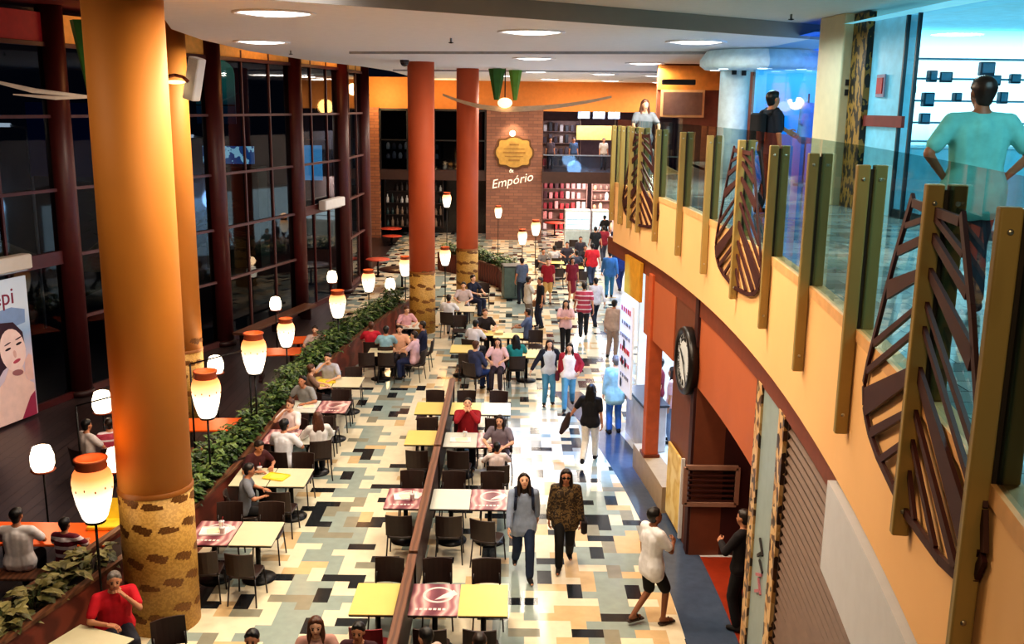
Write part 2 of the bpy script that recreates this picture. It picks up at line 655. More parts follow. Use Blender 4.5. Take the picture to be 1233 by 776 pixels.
    # hair
    if hair != 'bald':
        t = MB()
        t.cone2(H((0, -.034, .045)), H((0, -.012, .066)), .09, .076)
        t.cone2(H((0, -.038, .03)), H((0, -.036, -.035)), .084, .062)
        for s in (-1, 1): t.cone2(H((s * .03, .03, .092)), H((s * .062, .005, .05)), .035, .03)
        if long_hair:
            for s in (-1, 1):
                t.cone2(H((s * .058, -.015, .05)), H((s * .082, -.002, -.10)), .042, .034)
                t.cone2(H((s * .082, -.002, -.10)), H((s * .085, .02, -.21)), .034, .022)
            t.cone2(H((0, -.05, 0)), H((0, -.085, -.20)), .085, .06)
            for s in (-1, 1):
                t.cone2(H((s * .04, -.06, -.05)), H((s * .065, -.09, -.20)), .065, .055); t.cone2(H((s * .065, -.09, -.20)), H((s * .05, -.09, -.31)), .055, .035)
        put('hair', t, M('hair_' + hair, HAIRS[hair], .45, var=.3, scale=30), vx=vox * .8)
    if face:
        for s in (-1, 1):
            put('eye', MB().ell(H((s * .032, .073, .004)), (.014, .01, .009), 8, 6), M('eye_dark', (24, 16, 14), .2))
            if near: put('eyebrow', MB().tube(H((s * .018, .082, .026)), H((s * .048, .072, .028)), .005, .004, 6), M('brow_dark', (30, 20, 16), .7))
        put('mouth', MB().ell(H((0, .076, -.056)), (.022, .01, .007), 8, 6), M('lips', (150, 70, 66), .5))
    if glasses:
        t = MB()
        for s in (-1, 1):
            t.ell(H((s * .034, .088, .006)), (.027, .006, .02), 10, 6); t.tube(H((s * .06, .085, .01)), H((s * .085, 0, .01)), .004)
        t.tube(H((-.01, .092, .01)), H((.01, .092, .01)), .004)
        put('glasses', t, M('glasses_dark', (16, 14, 16), .15))
    if jacket:
        t = MB()
        for s in (-1, 1):
            t.cone2(T((s * .10 * g, -.02, sz - .10)), T((s * .095 * g, -.015, hz + .02)), .098 * g + e, .10 * g + e)
            t.cone2(sh[s], T((s * .05, -.02, sz + .02)), .075 + e * .6, .066)
            el, wr = A[s]
            t.cone2(sh[s], el, .062 + e, .05 + e); t.cone2(el, el.lerp(wr, .93), .05 + e, .036 + e)
        put('jacket', t, cl(jacket), vx=vox)
    if backpack:
        for s in (-1, 1):
            t = MB()
            t.path([T((s * .12, -.10, sz + .0)), T((s * .125, .02, sz + .085)), T((s * .13, .115, sz - .02)), T((s * .14, .115, sz - .2)), T((s * .16, .0, sz - .32))], .022, 8)
            put('backpack_strap', t, cl(backpack))
        put('backpack', MB().rbox(T((0, -.20, sz - .18)), (.27, .14, .40), .05), cl(backpack))
    if bag:
        side, col = bag
        wr = A[side][1]
        t = MB()
        t.rbox(wr + V((side * .05, .0, -.10)), (.10, .26, .22), .04)
        t.path([wr + V((side * .05, -.1, 0)), wr + V((side * .01, -.05, .10)), wr + V((side * .01, .05, .10)), wr + V((side * .05, .1, 0))], .009)
        put('handbag', t, cl(col, 'leather'))
    if coat:
        side, col = coat
        wr = A[side][1]
        t = MB()
        t.cone2(wr + V((0, 0, .08)), wr + V((side * .08, .02, -.18)), .05, .09); t.cone2(wr + V((side * .08, .02, -.18)), wr + V((side * .16, -.02, -.34)), .09, .05)
        put('carried_coat', t, cl(col), vx=.02)
    return o


SITS = []


def sitter(label, px, py, yaw, dz=1.22, **kw):
    """survey from the head of a seated person"""
    p = G(px, py, dz)
    fw = V((-math.sin(yaw), math.cos(yaw)))
    o = person(label, p.x - fw.x * .08, p.y - fw.y * .08, yaw, 'sit', **kw)
    SITS.append(o)
    return o


def walker(label, px, py, yaw, **kw):
    p = G(px, py, 0.0)
    kw.setdefault('pose', 'walk')
    return person(label, p.x, p.y, yaw, **kw)
# ------------------------------------------------------------------ world and view
w = bpy.data.worlds.new('night'); SC.world = w; w.use_nodes = True
wb = w.node_tree.nodes['Background']
wb.inputs[0].default_value = (.006, .009, .02, 1); wb.inputs[1].default_value = .4
SC.view_settings.view_transform = 'Standard'
try:
    SC.view_settings.look = 'Medium High Contrast'
except Exception:
    pass
SC.view_settings.exposure = .05
SC.cycles.use_denoising = True
SC.cycles.max_bounces = 6
SC.cycles.sample_clamp_indirect = 4
SC.cycles.caustics_reflective = False
SC.cycles.caustics_refractive = False

# ------------------------------------------------------------------ materials of the place
cream = M('tile_cream', (238, 226, 198), .16, var=.05)
sand = M('tile_sand', (220, 190, 146), .16, var=.06)
grey = M('tile_grey_green', (156, 170, 164), .16, var=.06)
greyd = M('tile_grey', (150, 148, 132), .16, var=.06)
black = M('tile_black', (38, 42, 46), .14, var=.1)
maroon = M('maroon_paint', (78, 24, 24), .42, var=.1)
maroon_d = M('dark_maroon', (46, 12, 12), .5)
orange = M('column_yellow_orange', (214, 138, 54), .62, var=.04, scale=1.2)
orange_red = M('column_orange_red', (206, 98, 56), .6, var=.05, scale=1.2)
white_c = M('ceiling_white', (240, 240, 244), .8, var=.02)
white_c2 = M('ceiling_cream', (212, 206, 198), .8, var=.02)
brown_wood = M_noise('brown_timber', [(.3, (92, 58, 40)), (.7, (120, 78, 54))], 4, .45, 'wave', 'LINEAR', (1, .2, 1))
planter_wood = M_noise('planter_red_timber', [(.2, (96, 40, 30)), (.8, (130, 60, 44))], 3, .5, 'wave', 'LINEAR', (1, .2, 1))
fascia_m = M('fascia_apricot', (244, 192, 132), .6, var=.04, scale=.8)
trim_b = M('trim_brown', (120, 58, 34), .5)
steel = M('steel', (150, 150, 150), .3, 1.)
black_m = M('black_metal', (22, 20, 20), .4, .4)
white_p = M('white_paint', (232, 232, 232), .5, var=.03)
dark_void = M('dark_recess', (20, 14, 13), .7)

# ------------------------------------------------------------------ floor
TS = .222
mb = MB()
planter_path = [(-6.75, 9.4), (-6.2, 11.6), (-5.8, 13.2), (-5.4, 15.0), (-5.22, 17.0), (-5.16, 20.0), (-5.02, 23.4), (-4.7, 26.8), (-4.15, 30.3), (-3.75, 32.4)]


def path_x(path, y):
    for (x0, y0), (x1, y1) in zip(path, path[1:]):
        if y0 <= y <= y1:
            return x0 + (x1 - x0) * (y - y0) / (y1 - y0)
    return path[0][0] if y < path[0][1] else path[-1][0]


rng = random.Random(4)


def tile_colour(cx, cy, k, horiz):
    h = rng.random()
    if rng.random() < .115:
        return 4
    band = ((cx + .10 * math.sin(cy * 2.1)) / 1.56 + .13) % 1.0
    pg = .86 if band < .34 else .16
    if .34 <= band < .44 or band > .92:
        pg = .5
    if rng.random() < pg:
        return 2 if rng.random() < .8 else 3
    return 0 if rng.random() < (.50 if cx > .6 and cy < 16 else (.9 if cx < .3 else .8)) else 1


gap = .0
nx0, nx1, ny0, ny1 = -28, 17, 34, 266
for j in range(ny0, ny1):
    for i in range(nx0, nx1):
        m4 = (i - j) % 4
        if m4 == 0: x0, y0, wx, wy = i, j, 2, 1
        elif m4 == 2: x0, y0, wx, wy = i, j - 1, 1, 2
        else: continue
        cx, cy = (x0 + wx / 2) * TS, (y0 + wy / 2) * TS
        if cy < 33 and cx < path_x(planter_path, cy) - .05: continue
        if cy < 22 and cx > edge_x(cy) - .1: continue
        a, b_, c_, d_ = x0 * TS, y0 * TS, (x0 + wx) * TS, (y0 + wy) * TS
        mb.quad((a, b_, 0), (c_, b_, 0), (c_, d_, 0), (a, d_, 0), tile_colour(cx, cy, 0, wx == 2))
struct(mb.build('floor', [cream, sand, grey, greyd, black]))
deck = M_brick('deck_boards', (70, 58, 58), (58, 48, 50), (36, 30, 32), 1., .3, 2.4, .22, .012, 'YX')
mb = MB(); mb.quad((-16, 6, -.006), (-3.0, 6, -.006), (-3.0, 62, -.006), (-16, 62, -.006))
struct(mb.build('floor_deck', deck))
mb = MB(); mb.quad((-3.2, 57, -.004), (14, 57, -.004), (14, 64, -.004), (-3.2, 64, -.004))
struct(mb.build('floor_back', M('back_floor_grey', (120, 122, 126), .25)))
mb = MB()
ys = [7 + .5 * k for k in range(36)]
for y0, y1 in zip(ys, ys[1:]):
    o0 = .42 if y0 > 9 else .42
    mb.quad((edge_x(y0) - o0, y0, .003), (edge_x(y0) + .3, y0, .003), (edge_x(y1) + .3, y1, .003), (edge_x(y1) - .42, y1, .003))
struct(mb.build('floor_border', M('border_blue_grey', (76, 90, 112), .12, var=.1)))
mb = MB(); mb.quad((2.6, 6, -.002), (9, 6, -.002), (9, 15.0, -.002), (2.6, 15.0, -.002))
struct(mb.build('floor_shop', M('shop_floor_red', (150, 56, 32), .35, var=.15)))
mb = MB(); mb.quad((2.3, 15.0, -.002), (9, 15.0, -.002), (9, 26, -.002), (2.3, 26, -.002)); mb.quad((3.6, 26, -.003), (9, 26, -.003), (9, 57, -.003), (3.6, 57, -.003))
struct(mb.build('floor_store', M('store_floor_white', (205, 208, 210), .15, var=.05)))

# ------------------------------------------------------------------ ceiling
CZ = 8.45
mb = MB()
left = [(-4.3, 12.3), (-5.1, 14.7), (-6.2, 18.5), (-6.6, 21.6), (-6.75, 26), (-6.3, 31), (-5.3, 36), (-4.9, 40), (-4.9, 55)]
right = [(6.3, 19.6), (7, 30), (12, 38), (12, 55)]
cp = left + right[::-1]
mb.add([(x, y, CZ) for x, y in cp] , [tuple(range(len(cp)))])
struct(mb.build('ceiling', white_c))
mb = MB(); mb.strip([(-4.3, 12.3), (6.3, 19.6)], CZ, 8.75, 0); mb.strip([(-4.3, 12.3)] + left[1:], CZ, 9.3, 0)
struct(mb.build('ceiling_edge', M('ceiling_step_shade', (150, 146, 142), .85, var=.02)))  # darker grey puts the shade of the step face into its colour
mb = MB(); mb.add([(-4.6, 4, 8.72), (14, 4, 8.72), (14, 26, 8.72), (-4.3, 12.6, 8.72)], [(0, 1, 2, 3)])
struct(mb.build('ceiling_near', white_c2))
mb = MB(); mb.quad((-17, 4, 9.3), (-3, 4, 9.3), (-3, 56, 9.3), (-17, 56, 9.3))
struct(mb.build('ceiling_left', M('soffit_red', (120, 40, 34), .6)))
# a shallow fold across the ceiling
for n_, (pa, pb) in enumerate((((490, 62), (905, 62)), ((520, 84), (840, 86)))):
    a, b_ = G(*pa, CZ), G(*pb, CZ)
    mb = MB(); mb.box(((a.x + b_.x) / 2, (a.y + b_.y) / 2, CZ - .03), ((b_ - a).length + 3, .10, .06), math.atan2(b_.y - a.y, b_.x - a.x))
    struct(mb.build('ceiling_fold', M('ceiling_grey', (176, 178, 184), .8)))

# ------------------------------------------------------------------ left facade
FP = [(-14.1, 12.6), (-12.45, 18.1), (-10.75, 23.71), (-8.71, 29.1), (-7.37, 33.7), (-6.53, 37.84), (-6.35, 42.1)]
glass_d = M_glass('window_glass', (140, 160, 180), .55)
fr_m = M('window_frame_brown', (96, 60, 58), .4)
for i, (p, q) in enumerate(zip(FP, FP[1:])):
    d = V((q[0] - p[0], q[1] - p[1])); L = d.length; ang = math.atan2(d.y, d.x)
    root = struct(thing('window_%d' % (i + 1), None, None, (p[0], p[1], 0), ang))
    MB().quad((.3, 0, 0), (L - .3, 0, 0), (L - .3, 0, 9.2), (.3, 0, 9.2)).build('pane', glass_d, root)
    f = MB()
    door = i in (1, 4)
    for z in (6.8, 5.1, 3.5, 1.95):
        if door and z == 1.95: continue
        f.box((L / 2, -.03, z), (L - .5, .1, .075 if not (door and z == 3.5) else .32))
    f.box((L / 2, -.03, 8.42), (L - .5, .12, .1)); f.box((L / 2, -.03, .08), (L - .5, .12, .16))
    for t in (1 / 3, 2 / 3):
        f.box((L * t, -.02, 4.4), (.06, .06, 8.6))
    f.build('window_frame', fr_m if not door else maroon, root)
    struct(MB().box((L / 2, .02, 8.80), (L - .5, .1, .64)).build('wall_band', M('band_yellow', (230, 168, 84), .6, emit=.10) if i > 1 else M('band_red', (150, 34, 36), .6, emit=.12), root))  # slight emission stands in for light falling on the bands
    if door:
        t = thing('air_curtain', 'white air curtain box on the maroon door beam ' + ('above the portrait poster' if i == 1 else 'deep in the glass facade'), 'air curtain', (p[0], p[1], 0), ang)
        ux = L * .60 if i == 1 else L * .6
        MB().rbox((ux, -.26, 3.62), (1.5 if i == 1 else 1.9, .3, .34), .06).build('housing', white_p, t)
        MB().box((ux, -.30, 3.44), (1.2, .14, .03)).build('air_grille', steel, t)
for i, p in enumerate(FP):
    t = thing('facade_column', ['maroon column left of the portrait poster, mostly out of view', 'maroon column at the near end of the glass facade', 'maroon column right of the portrait poster', 'maroon column just right of the twin yellow columns', 'maroon column right of the lit arched opening', 'maroon column left of the far pair before the brick wall', 'last maroon column of the glass facade, next to the brick wall'][i], 'column', (p[0], p[1], 0))
    MB().lathe([(.30, 0), (.30, 9.3)], 20, cap=True).build('shaft', maroon, t)
    MB().lathe([(.36, 0), (.36, .12), (.31, .16)], 20, cap=True).build('base', maroon_d, t)
# timber ledge bench along the facade
pa, pb = V((-8.1, 28.6, 0)), V((-6.9, 33.2, 0))
d = pb - pa
t = thing('window_bench', 'long brown timber bench along the foot of the glass facade', 'bench', (pa.x, pa.y, 0), math.atan2(d.y, d.x))
MB().box((d.length / 2, 0, .44), (d.length, .45, .07)).build('seat', brown_wood, t)
for k in (.08, .5, .92):
    MB().box((d.length * k, 0, .20), (.08, .38, .41)).build('leg', maroon_d, t)
# outside the glass: night street
t = thing('teal_lit_window', 'teal lit arched window glowing outside the glass facade', 'window', (-11.5, 39.0, 0))
arch = [(-.75, 0), (.75, 0)] + [(.75 * math.cos(R(a)), 1.9 + .55 * math.sin(R(a))) for a in range(0, 181, 20)]
XW = Matrix.Translation((0, 0, 6.35)) @ Matrix.Rotation(R(90), 4, 'X')
MB().prism(arch, .1, XW).build('pane', M_axis('teal_glow', 'Z', [(0, (8, 34, 60)), (.25, (12, 60, 84)), (.55, (60, 150, 140)), (1, (80, 160, 130))], emit=.42, interp='LINEAR', zmin=6.35, zmax=8.8), t)
MB().box((0, -.1, 7.05), (1.5, .06, .05)).box((0, -.1, 6.85), (.05, .06, 1.0)).build('window_bar', black_m, t)
blue_e = M('blue_sign_glow', (70, 160, 215), .5, emit=.9)
t = thing('street_kiosk', 'blue lit kiosk in the dark street behind the glass', 'kiosk', (-12.3, 44, 0))
MB().box((0, 0, 2.2), (2.4, 1.6, 4.4)).build('booth', M('kiosk_green', (24, 60, 58), .6), t)
MB().box((0, -.86, 4.95), (2.2, .1, .75)).build('sign', M_noise('kiosk_sign', [(.45, (20, 90, 150)), (.55, (170, 230, 250))], 3, emit=.9), t)
t = thing('street_kiosk', 'tall narrow blue lit shop front in the street', 'kiosk', (-9.9, 50, 0))
MB().box((0, 0, 2.7), (1.3, 1.4, 5.4)).build('booth', M('kiosk_dark', (16, 30, 52), .6), t)
MB().box((0, -.75, 4.3), (.9, .06, 1.7)).build('sign', blue_e, t)
tag(MB().box((0, 0, 0), (3.2, .3, 2.2)).box((-1, .1, -3.5), (.2, .2, 5.1)).box((1, .1, -3.5), (.2, .2, 5.1)).build('night_billboard', M('billboard_blue', (14, 30, 80), .6, emit=.2), None, (-13.1, 30.5, 6.0)), 'dark blue billboard seen in the street beside the yellow column', 'billboard')
for i, (x, y, r) in enumerate(((-15.8, 29.5, 1.7), (-12.2, 29.5, 1.2))):
    t = thing('street_parasol', ['closed-sided beige parasol outside next to the portrait poster', 'beige parasol outside behind the yellow column'][i], 'parasol', (x, y, 0))
    MB().lathe([(r, 2.3), (r * .94, 2.35), (.04, 3.2)], 8).build('canopy', M('parasol_beige', (150, 138, 110), .8, emit=.05), t)
    MB().tube((0, 0, 0), (0, 0, 3.3), .035).build('pole', steel, t)
for i, (x, y, h) in enumerate(((-15.0, 31, 6.3), (-11.6, 38, 5.8))):
    t = thing('street_lamp', ['white street lamp outside above the portrait poster', 'white street lamp outside in front of the blue kiosk'][i], 'lamp', (x, y, 0))
    MB().tube((0, 0, 0), (0, 0, h), .05).tube((0, 0, h), (-.7, 0, h + .12), .04).build('pole', white_p, t)
    MB().rbox((-.8, 0, h + .1), (.55, .22, .12), .05).build('lamp_head', M('street_lamp_glow', (225, 235, 245), .5, emit=1.), t)
for i, (x, y, h) in enumerate(((-13.4, 34, 4.6), (-10.9, 35.6, 3.6), (-16, 26.5, 5.0))):
    t = thing('street_tree', ['dark tree outside behind the second facade bay', 'low dark palm outside near the blue kiosk', 'dark tree outside beside the poster'][i], 'tree', (x, y, 0))
    MB().tube((0, 0, 0), (0, 0, h * .7), .12, .07).build('trunk', M('bark', (50, 40, 32), .9), t)
    f = MB(); rg = random.Random(i)
    for k in range(140):
        a, e_, r_ = rg.random() * 6.28, rg.random() * 2 - .8, rg.random() * 1.1
        c = V((math.cos(a) * r_, math.sin(a) * r_, h * .75 + e_))
        dv = V((math.cos(a), math.sin(a), rg.random() - .6)) * .45; sdv = V((-math.sin(a), math.cos(a), 0)) * .1
        f.quad(c, c + dv * .5 + sdv, c + dv, c + dv * .5 - sdv)
    f.build('crown', M('night_leaf', (36, 62, 30), .8, emit=.02), t)
MB_ = MB(); MB_.quad((-40, 4, -.05), (-5, 4, -.05), (-5, 90, -.05), (-40, 90, -.05))
struct(MB_.build('ground_street', M('asphalt_night', (18, 18, 20), .8)))
# portrait poster inside the facade
u = (V((FP[2][0], FP[2][1], 0)) - V((FP[1][0], FP[1][1], 0))).normalized()
nrm = V((u.y, -u.x, 0))
pr = V((-10.75, 23.71, 0)) - u * 1.72 + nrm * .22
XP = Matrix(((u.x, 0, nrm.x, pr.x), (u.y, 0, nrm.y, pr.y), (0, 1, 0, 0), (0, 0, 0, 1)))   # local x along facade, y up, z towards the hall
t = thing('portrait_poster', 'tall poster of a dark-haired woman standing by the glass facade', 'poster')
PW, PH = 2.1, 3.3
MB().prism([(-PW, .06), (0, .06), (0, PH), (-PW, PH)], .05, XP).build('panel', M_axis('poster_sheet', 'Z', [(0, (196, 170, 178)), (.45, (198, 184, 196)), (.62, (150, 176, 206)), (.8, (206, 216, 228)), (1, (196, 210, 226))], interp='LINEAR', zmin=0, zmax=3.3, emit=.25), t)
XQ = XP @ Matrix.Translation((0, 0, .052))


def flat(name, poly, rgb, lift, em=.22):
    X = XQ @ Matrix.Translation((0, 0, lift))
    return MB().prism(poly, .003, X).build(name, M('poster_%s' % name, rgb, .6, emit=em, var=.1, scale=4), t)


def blob(cx, cy, rx, ry, a0=0, n=22):
    ca, sa = math.cos(R(a0)), math.sin(R(a0))
    return [(cx + rx * math.cos(2 * PI * k / n) * ca - ry * math.sin(2 * PI * k / n) * sa, cy + rx * math.cos(2 * PI * k / n) * sa + ry * math.sin(2 * PI * k / n) * ca) for k in range(n)]


flat('printed_lace', [(-2.1, 2.35), (-1.6, 2.5), (-1.1, 2.62), (-.5, 2.66), (-.12, 2.55), (-.14, 2.25), (-.6, 2.2), (-2.1, 2.0)], (128, 152, 190), .001)
flat('printed_hair', [(-2.1, .06), (-2.1, 2.0), (-1.5, 2.25), (-.95, 2.38), (-.5, 2.32), (-.25, 2.05), (-.2, 1.6), (-.9, 1.3), (-1.3, .9), (-1.55, .3), (-1.6, .06)], (58, 34, 48), .004)
flat('printed_shoulder', [(-1.6, .06), (-1.5, .5), (-1.2, .85), (-.9, 1.05), (-.75, 1.3), (-.35, 1.3), (-.25, .95), (-.05, .8), (-.05, .06)], (226, 190, 178), .008)
flat('printed_face', blob(-.58, 1.70, .36, .50, 14), (234, 202, 194), .012)
flat('printed_neck_shadow', blob(-.5, 1.16, .16, .07, -10), (158, 104, 106), .014)
for sx in (-.72, -.40):
    flat('printed_eye', blob(sx, 1.78 + (sx + .56) * .2, .085, .028, 10), (40, 26, 36), .016)
    flat('printed_brow', blob(sx, 1.90 + (sx + .56) * .2, .10, .016, 14), (66, 40, 46), .016)
flat('printed_nose', blob(-.54, 1.60, .045, .09, 10), (210, 168, 160), .016)
flat('printed_lips', blob(-.50, 1.43, .11, .04, 12), (176, 70, 88), .016)
flat('printed_hand', [(-.22, .9), (-.05, .9), (-.05, 1.45), (-.14, 1.52), (-.26, 1.40), (-.30, 1.1)], (222, 182, 172), .017)
flat('printed_robe', [(-.5, .06), (-.05, .06), (-.05, .62), (-.2, .52), (-.36, .28)], (150, 48, 76), .018)
MB().text('epi', .52, .004, XQ @ Matrix.Translation((-.70, 2.90, .004))).build('lettering', M('poster_letters', (128, 44, 70), .6, emit=.2), t)

# ------------------------------------------------------------------ the four round columns
clad = M_noise('column_mosaic', [(0, (196, 152, 76)), (.5, (178, 134, 62))], 40, .5, 'voronoi')
motif = M('mosaic_motif', (122, 78, 30), .55, var=.3, scale=40)


def round_column(label, x, y, r, hc, mat, seed):
    t = thing('round_column', label, 'column', (x, y, 0))
    MB().lathe([(r, hc), (r, 9.25)], 48, cap=True).build('shaft', mat, t)
    MB().lathe([(r * 1.015, 0), (r * 1.015, hc)], 48, cap=True).build('mosaic_cladding', clad, t)
    MB().lathe([(r * 1.03, hc - .02), (r * 1.035, hc + .02), (r * 1.0, hc + .05)], 48).build('trim_ring', M('ring_brown', (150, 92, 34), .5), t)
    rg = random.Random(seed)
    m = MB()
    q = .026
    for row in range(5):
        for kk in range(9):
            a = kk * 2 * PI / 9 + (row % 2) * .35 + rg.uniform(-.08, .08)
            z = .22 + row * .40 + rg.uniform(-.06, .06)
            n_ = rg.randint(4, 6)
            for s_ in range(n_):               # stepped diamond made of small tesserae
                wd = [3, 5, 7, 6, 4, 2][s_]
                for c_ in range(wd):
                    aa = a + ((c_ - wd / 2) * 1.55 + s_ * .9) * q / r
                    zz = z + (n_ - s_) * q
                    ra = r * 1.019
                    dn = 1.5 * q / r
                    m.quad((ra * math.cos(aa), ra * math.sin(aa), zz), (ra * math.cos(aa + dn), ra * math.sin(aa + dn), zz), (ra * math.cos(aa + dn), ra * math.sin(aa + dn), zz + q), (ra * math.cos(aa), ra * math.sin(aa), zz + q))
    m.build('mosaic_pattern', motif, t)
    return t


round_column('large yellow round column with mosaic foot, nearest to the camera', -4.86, 12.76, .485, 2.02, orange, 1)
round_column('yellow round column half hidden behind the large nearest one', -7.47, 21.7, .46, 1.7, orange, 2)
p3_ = G(507, 330, 1.95)
round_column('orange-red round column rising from the end of the long planter', p3_.x, p3_.y + .4, .41, 1.95, orange_red, 3)
p4_ = G(562, 302, 1.95)
round_column('slimmer orange-red round column farther back, left of the brick wall sign', p4_.x, p4_.y + .4, .40, 1.95, orange_red, 4)
# speaker and bracket lamp on the half hidden column
sp = G(235, 96, 0) * 0 + EYEP + ray(234, 95) * 19.2
t = thing('wall_speaker', 'white box loudspeaker tilted on a bracket high on the hidden column', 'speaker', sp, R(-20))
X = Matrix.Rotation(R(14), 4, 'Y')
MB().rbox((0, 0, 0), (.26, .24, .82), .03, X=X).build('cabinet', white_p, t)
MB().box((0, -.125, 0), (.22, .01, .76), X=X).build('grille', M('speaker_cloth', (214, 214, 214), .8), t)
MB().tube((-.1, .05, .1), (-.35, .3, .1), .025).build('bracket', black_m, t)
sl = EYEP + ray(211, 97) * 19.0
t = thing('wall_lamp', 'small arched wall lamp on the hidden yellow column', 'lamp', sl)
MB().path([(-.25, 0, -.02), (-.15, 0, .07), (0, 0, .1), (.15, 0, .07), (.25, 0, -.02)], .035).build('arm', trim_b, t)
MB().ell((0, 0, -.03), (.2, .1, .04)).build('lamp_glow', M('wall_lamp_glow', (255, 220, 160), .5, emit=2.), t)

# ------------------------------------------------------------------ planter walls with their plants
def sweep(mb, path, off0, off1, z0, z1):
    n = len(path)
    nr = []
    for i in range(n):
        a = V(path[max(0, i - 1)]); b_ = V(path[min(n - 1, i + 1)])
        d = (b_ - a).normalized(); nr.append(V((d.y, -d.x)))
    P = [[(V(path[i]) + nr[i] * o).to_tuple() for i in range(n)] for o in (off0, off1)]
    for i in range(n - 1):
        a, b_, c_, d_ = P[0][i], P[1][i], P[1][i + 1], P[0][i + 1]
        vs = [(*a, z0), (*b_, z0), (*c_, z0), (*d_, z0), (*a, z1), (*b_, z1), (*c_, z1), (*d_, z1)]
        mb.add(vs, [(3, 2, 1, 0), (4, 5, 6, 7), (0, 1, 5, 4), (1, 2, 6, 5), (2, 3, 7, 6), (3, 0, 4, 7)])
    return mb


def planter(label, path, w=.34, h=.78):
    t = thing('planter', label, 'planter')
    sweep(MB(), path, w - .05, w, 0, h).build('side_panel', planter_wood, t)
    sweep(MB(), path, -w, -w + .05, 0, h).build('side_panel', planter_wood, t)
    sweep(MB(), path, -w + .05, w - .05, .05, h - .08).build('soil', M('soil', (50, 34, 26), .95, bump=.5), t)
    sweep(MB(), path, w - .08, w + .03, h, h + .05).build('rail', brown_wood, t)
    sweep(MB(), path, -w - .03, -w + .08, h, h + .05).build('rail', brown_wood, t)
    a, b_ = V((*path[0], 0)), V((*path[-1], 0))
    MB().box((a.x, a.y, h / 2), (w * 2, .05, h)).box((b_.x, b_.y, h / 2), (w * 2, .05, h)).build('end_panel', planter_wood, t)
    return t


def leaf_plant(name, label, n, spread, h, ll, lw, mats, seed, group):
    rg = random.Random(seed)
    t = thing(name, label, 'plant', (0, 0, 0), 0, group)
    lv = MB(); st = MB()
    for k in range(n):
        a = rg.random() * 6.283
        r_ = spread * math.sqrt(rg.random()) * .8
        z = h * (.15 + .85 * rg.random())
        c = V((math.cos(a) * r_, math.sin(a) * r_, z))
        el = rg.uniform(-.5, .7)
        d = V((math.cos(a + rg.uniform(-.7, .7)) * math.cos(el), math.sin(a + rg.uniform(-.7, .7)) * math.cos(el), math.sin(el))) * ll * rg.uniform(.6, 1.15)
        s_ = d.cross(V((0, 0, 1))).normalized() * lw * rg.uniform(.7, 1.2)
        up = V((0, 0, .25 * ll))
        tip = c + d - up * .8
        lv.add([c, c + d * .35 + s_ + up * .4, c + d * .75 + s_ * .7 + up * .1, tip, c + d * .75 - s_ * .7 + up * .1, c + d * .35 - s_ + up * .4, c + d * .5 + up * .25],
               [(0, 1, 6), (1, 2, 6), (2, 3, 6), (3, 4, 6), (4, 5, 6), (5, 0, 6)], rg.randint(0, len(mats) - 1))
        if k % 4 == 0: st.tube((c.x * .15, c.y * .15, -.03), c, .006, .004, 5)
    st.build('stem', M('stem_green', (70, 84, 40), .7), t)
    lv.build('foliage', mats, t)
    return t


lf = [M('leaf_a', (66, 92, 44), .45, var=.3, scale=20), M('leaf_b', (96, 118, 58), .45, var=.3, scale=20), M('leaf_c', (44, 66, 34), .45, var=.3, scale=20)]
lp = [M('leaf_pale_a', (150, 142, 92), .5, var=.3), M('leaf_pale_b', (120, 112, 66), .5, var=.3), M('leaf_pale_c', (84, 84, 46), .5, var=.3)]
planter('long curved timber planter between the tables and the dark deck', planter_path)
G1 = 'bushy green plants in the long planter'
proto = leaf_plant('leafy_plant', 'bushy green plant in the long timber planter', 150, .30, .46, .17, .05, lf, 3, G1)
first = True
rg = random.Random(8)
yy = 14.6
while yy < 32:
    x = path_x(planter_path, yy)
    if first:
        proto.location = (x, yy, .72); first = False
    else:
        r = dup(proto, (x + rg.uniform(-.06, .06), yy, .71), rg.random() * 6.28, None)
        s_ = rg.uniform(.85, 1.2); r.scale = (s_, s_, s_ * rg.uniform(.8, 1.15))
    yy += rg.uniform(.46, .6)
G2 = 'pale broad-leaved plants at the near end of the planter'
proto = leaf_plant('broad_leaved_plant', 'pale broad-leaved plant at the near end of the long planter', 46, .32, .42, .30, .09, lp, 5, G2)
first = True
for k, yy in enumerate((10.2, 10.7, 11.2, 11.75, 12.3, 12.9)):
    x = path_x(planter_path, yy)
    if first: proto.location = (x, yy, .68); proto.scale = (.85, .85, .72); first = False
    else: dup(proto, (x, yy, .68), k * 1.3, None)
t = thing('flower', 'orange flower among the pale leaves at the near planter end', 'flower', (-6.52, 10.98, 1.12))
for k in range(7):
    a = k * .9
    MB().ell((.07 * math.cos(a), .07 * math.sin(a), .02), (.07, .05, .035), 8, 6).build('petal', M('petal_orange', (236, 96, 30), .5), t)
MB().tube((0, 0, -.35), (0, 0, 0), .008).build('stem', M('stem_green', (70, 84, 40), .7), t)
path2 = [tuple(G(535, 296, .8).to_2d()), tuple(G(575, 292, .8).to_2d()), tuple(G(622, 303, .8).to_2d())]
path2 = [(-3.0, 43.5), (-1.6, 42.0), (-.25, 39.5), (-.1, 38.2)]
planter('short timber planter behind the slim orange-red column', path2)
G3 = 'green plants in the short far planter'
proto = dup(bpy.data.objects['leafy_plant'], (-2.9, 43.3, .72), 0, 'bushy green plant in the short far planter', G3)
for x, y in ((-2.3, 42.8), (-1.7, 42.1), (-1.2, 41.3), (-.75, 40.4), (-.35, 39.5), (-.15, 38.7)):
    r = dup(proto, (x, y, .72), x * 3, None); r.scale = (1.15, 1.15, 1.1)
tb = thing('waste_cabinet', 'grey-green waste cabinet at the end of the short far planter', 'cabinet', (.05, 37.2, 0), R(8))
MB().rbox((0, 0, .62), (.85, .75, 1.18), .03).build('body', M('cabinet_grey_green', (96, 116, 112), .4), tb)
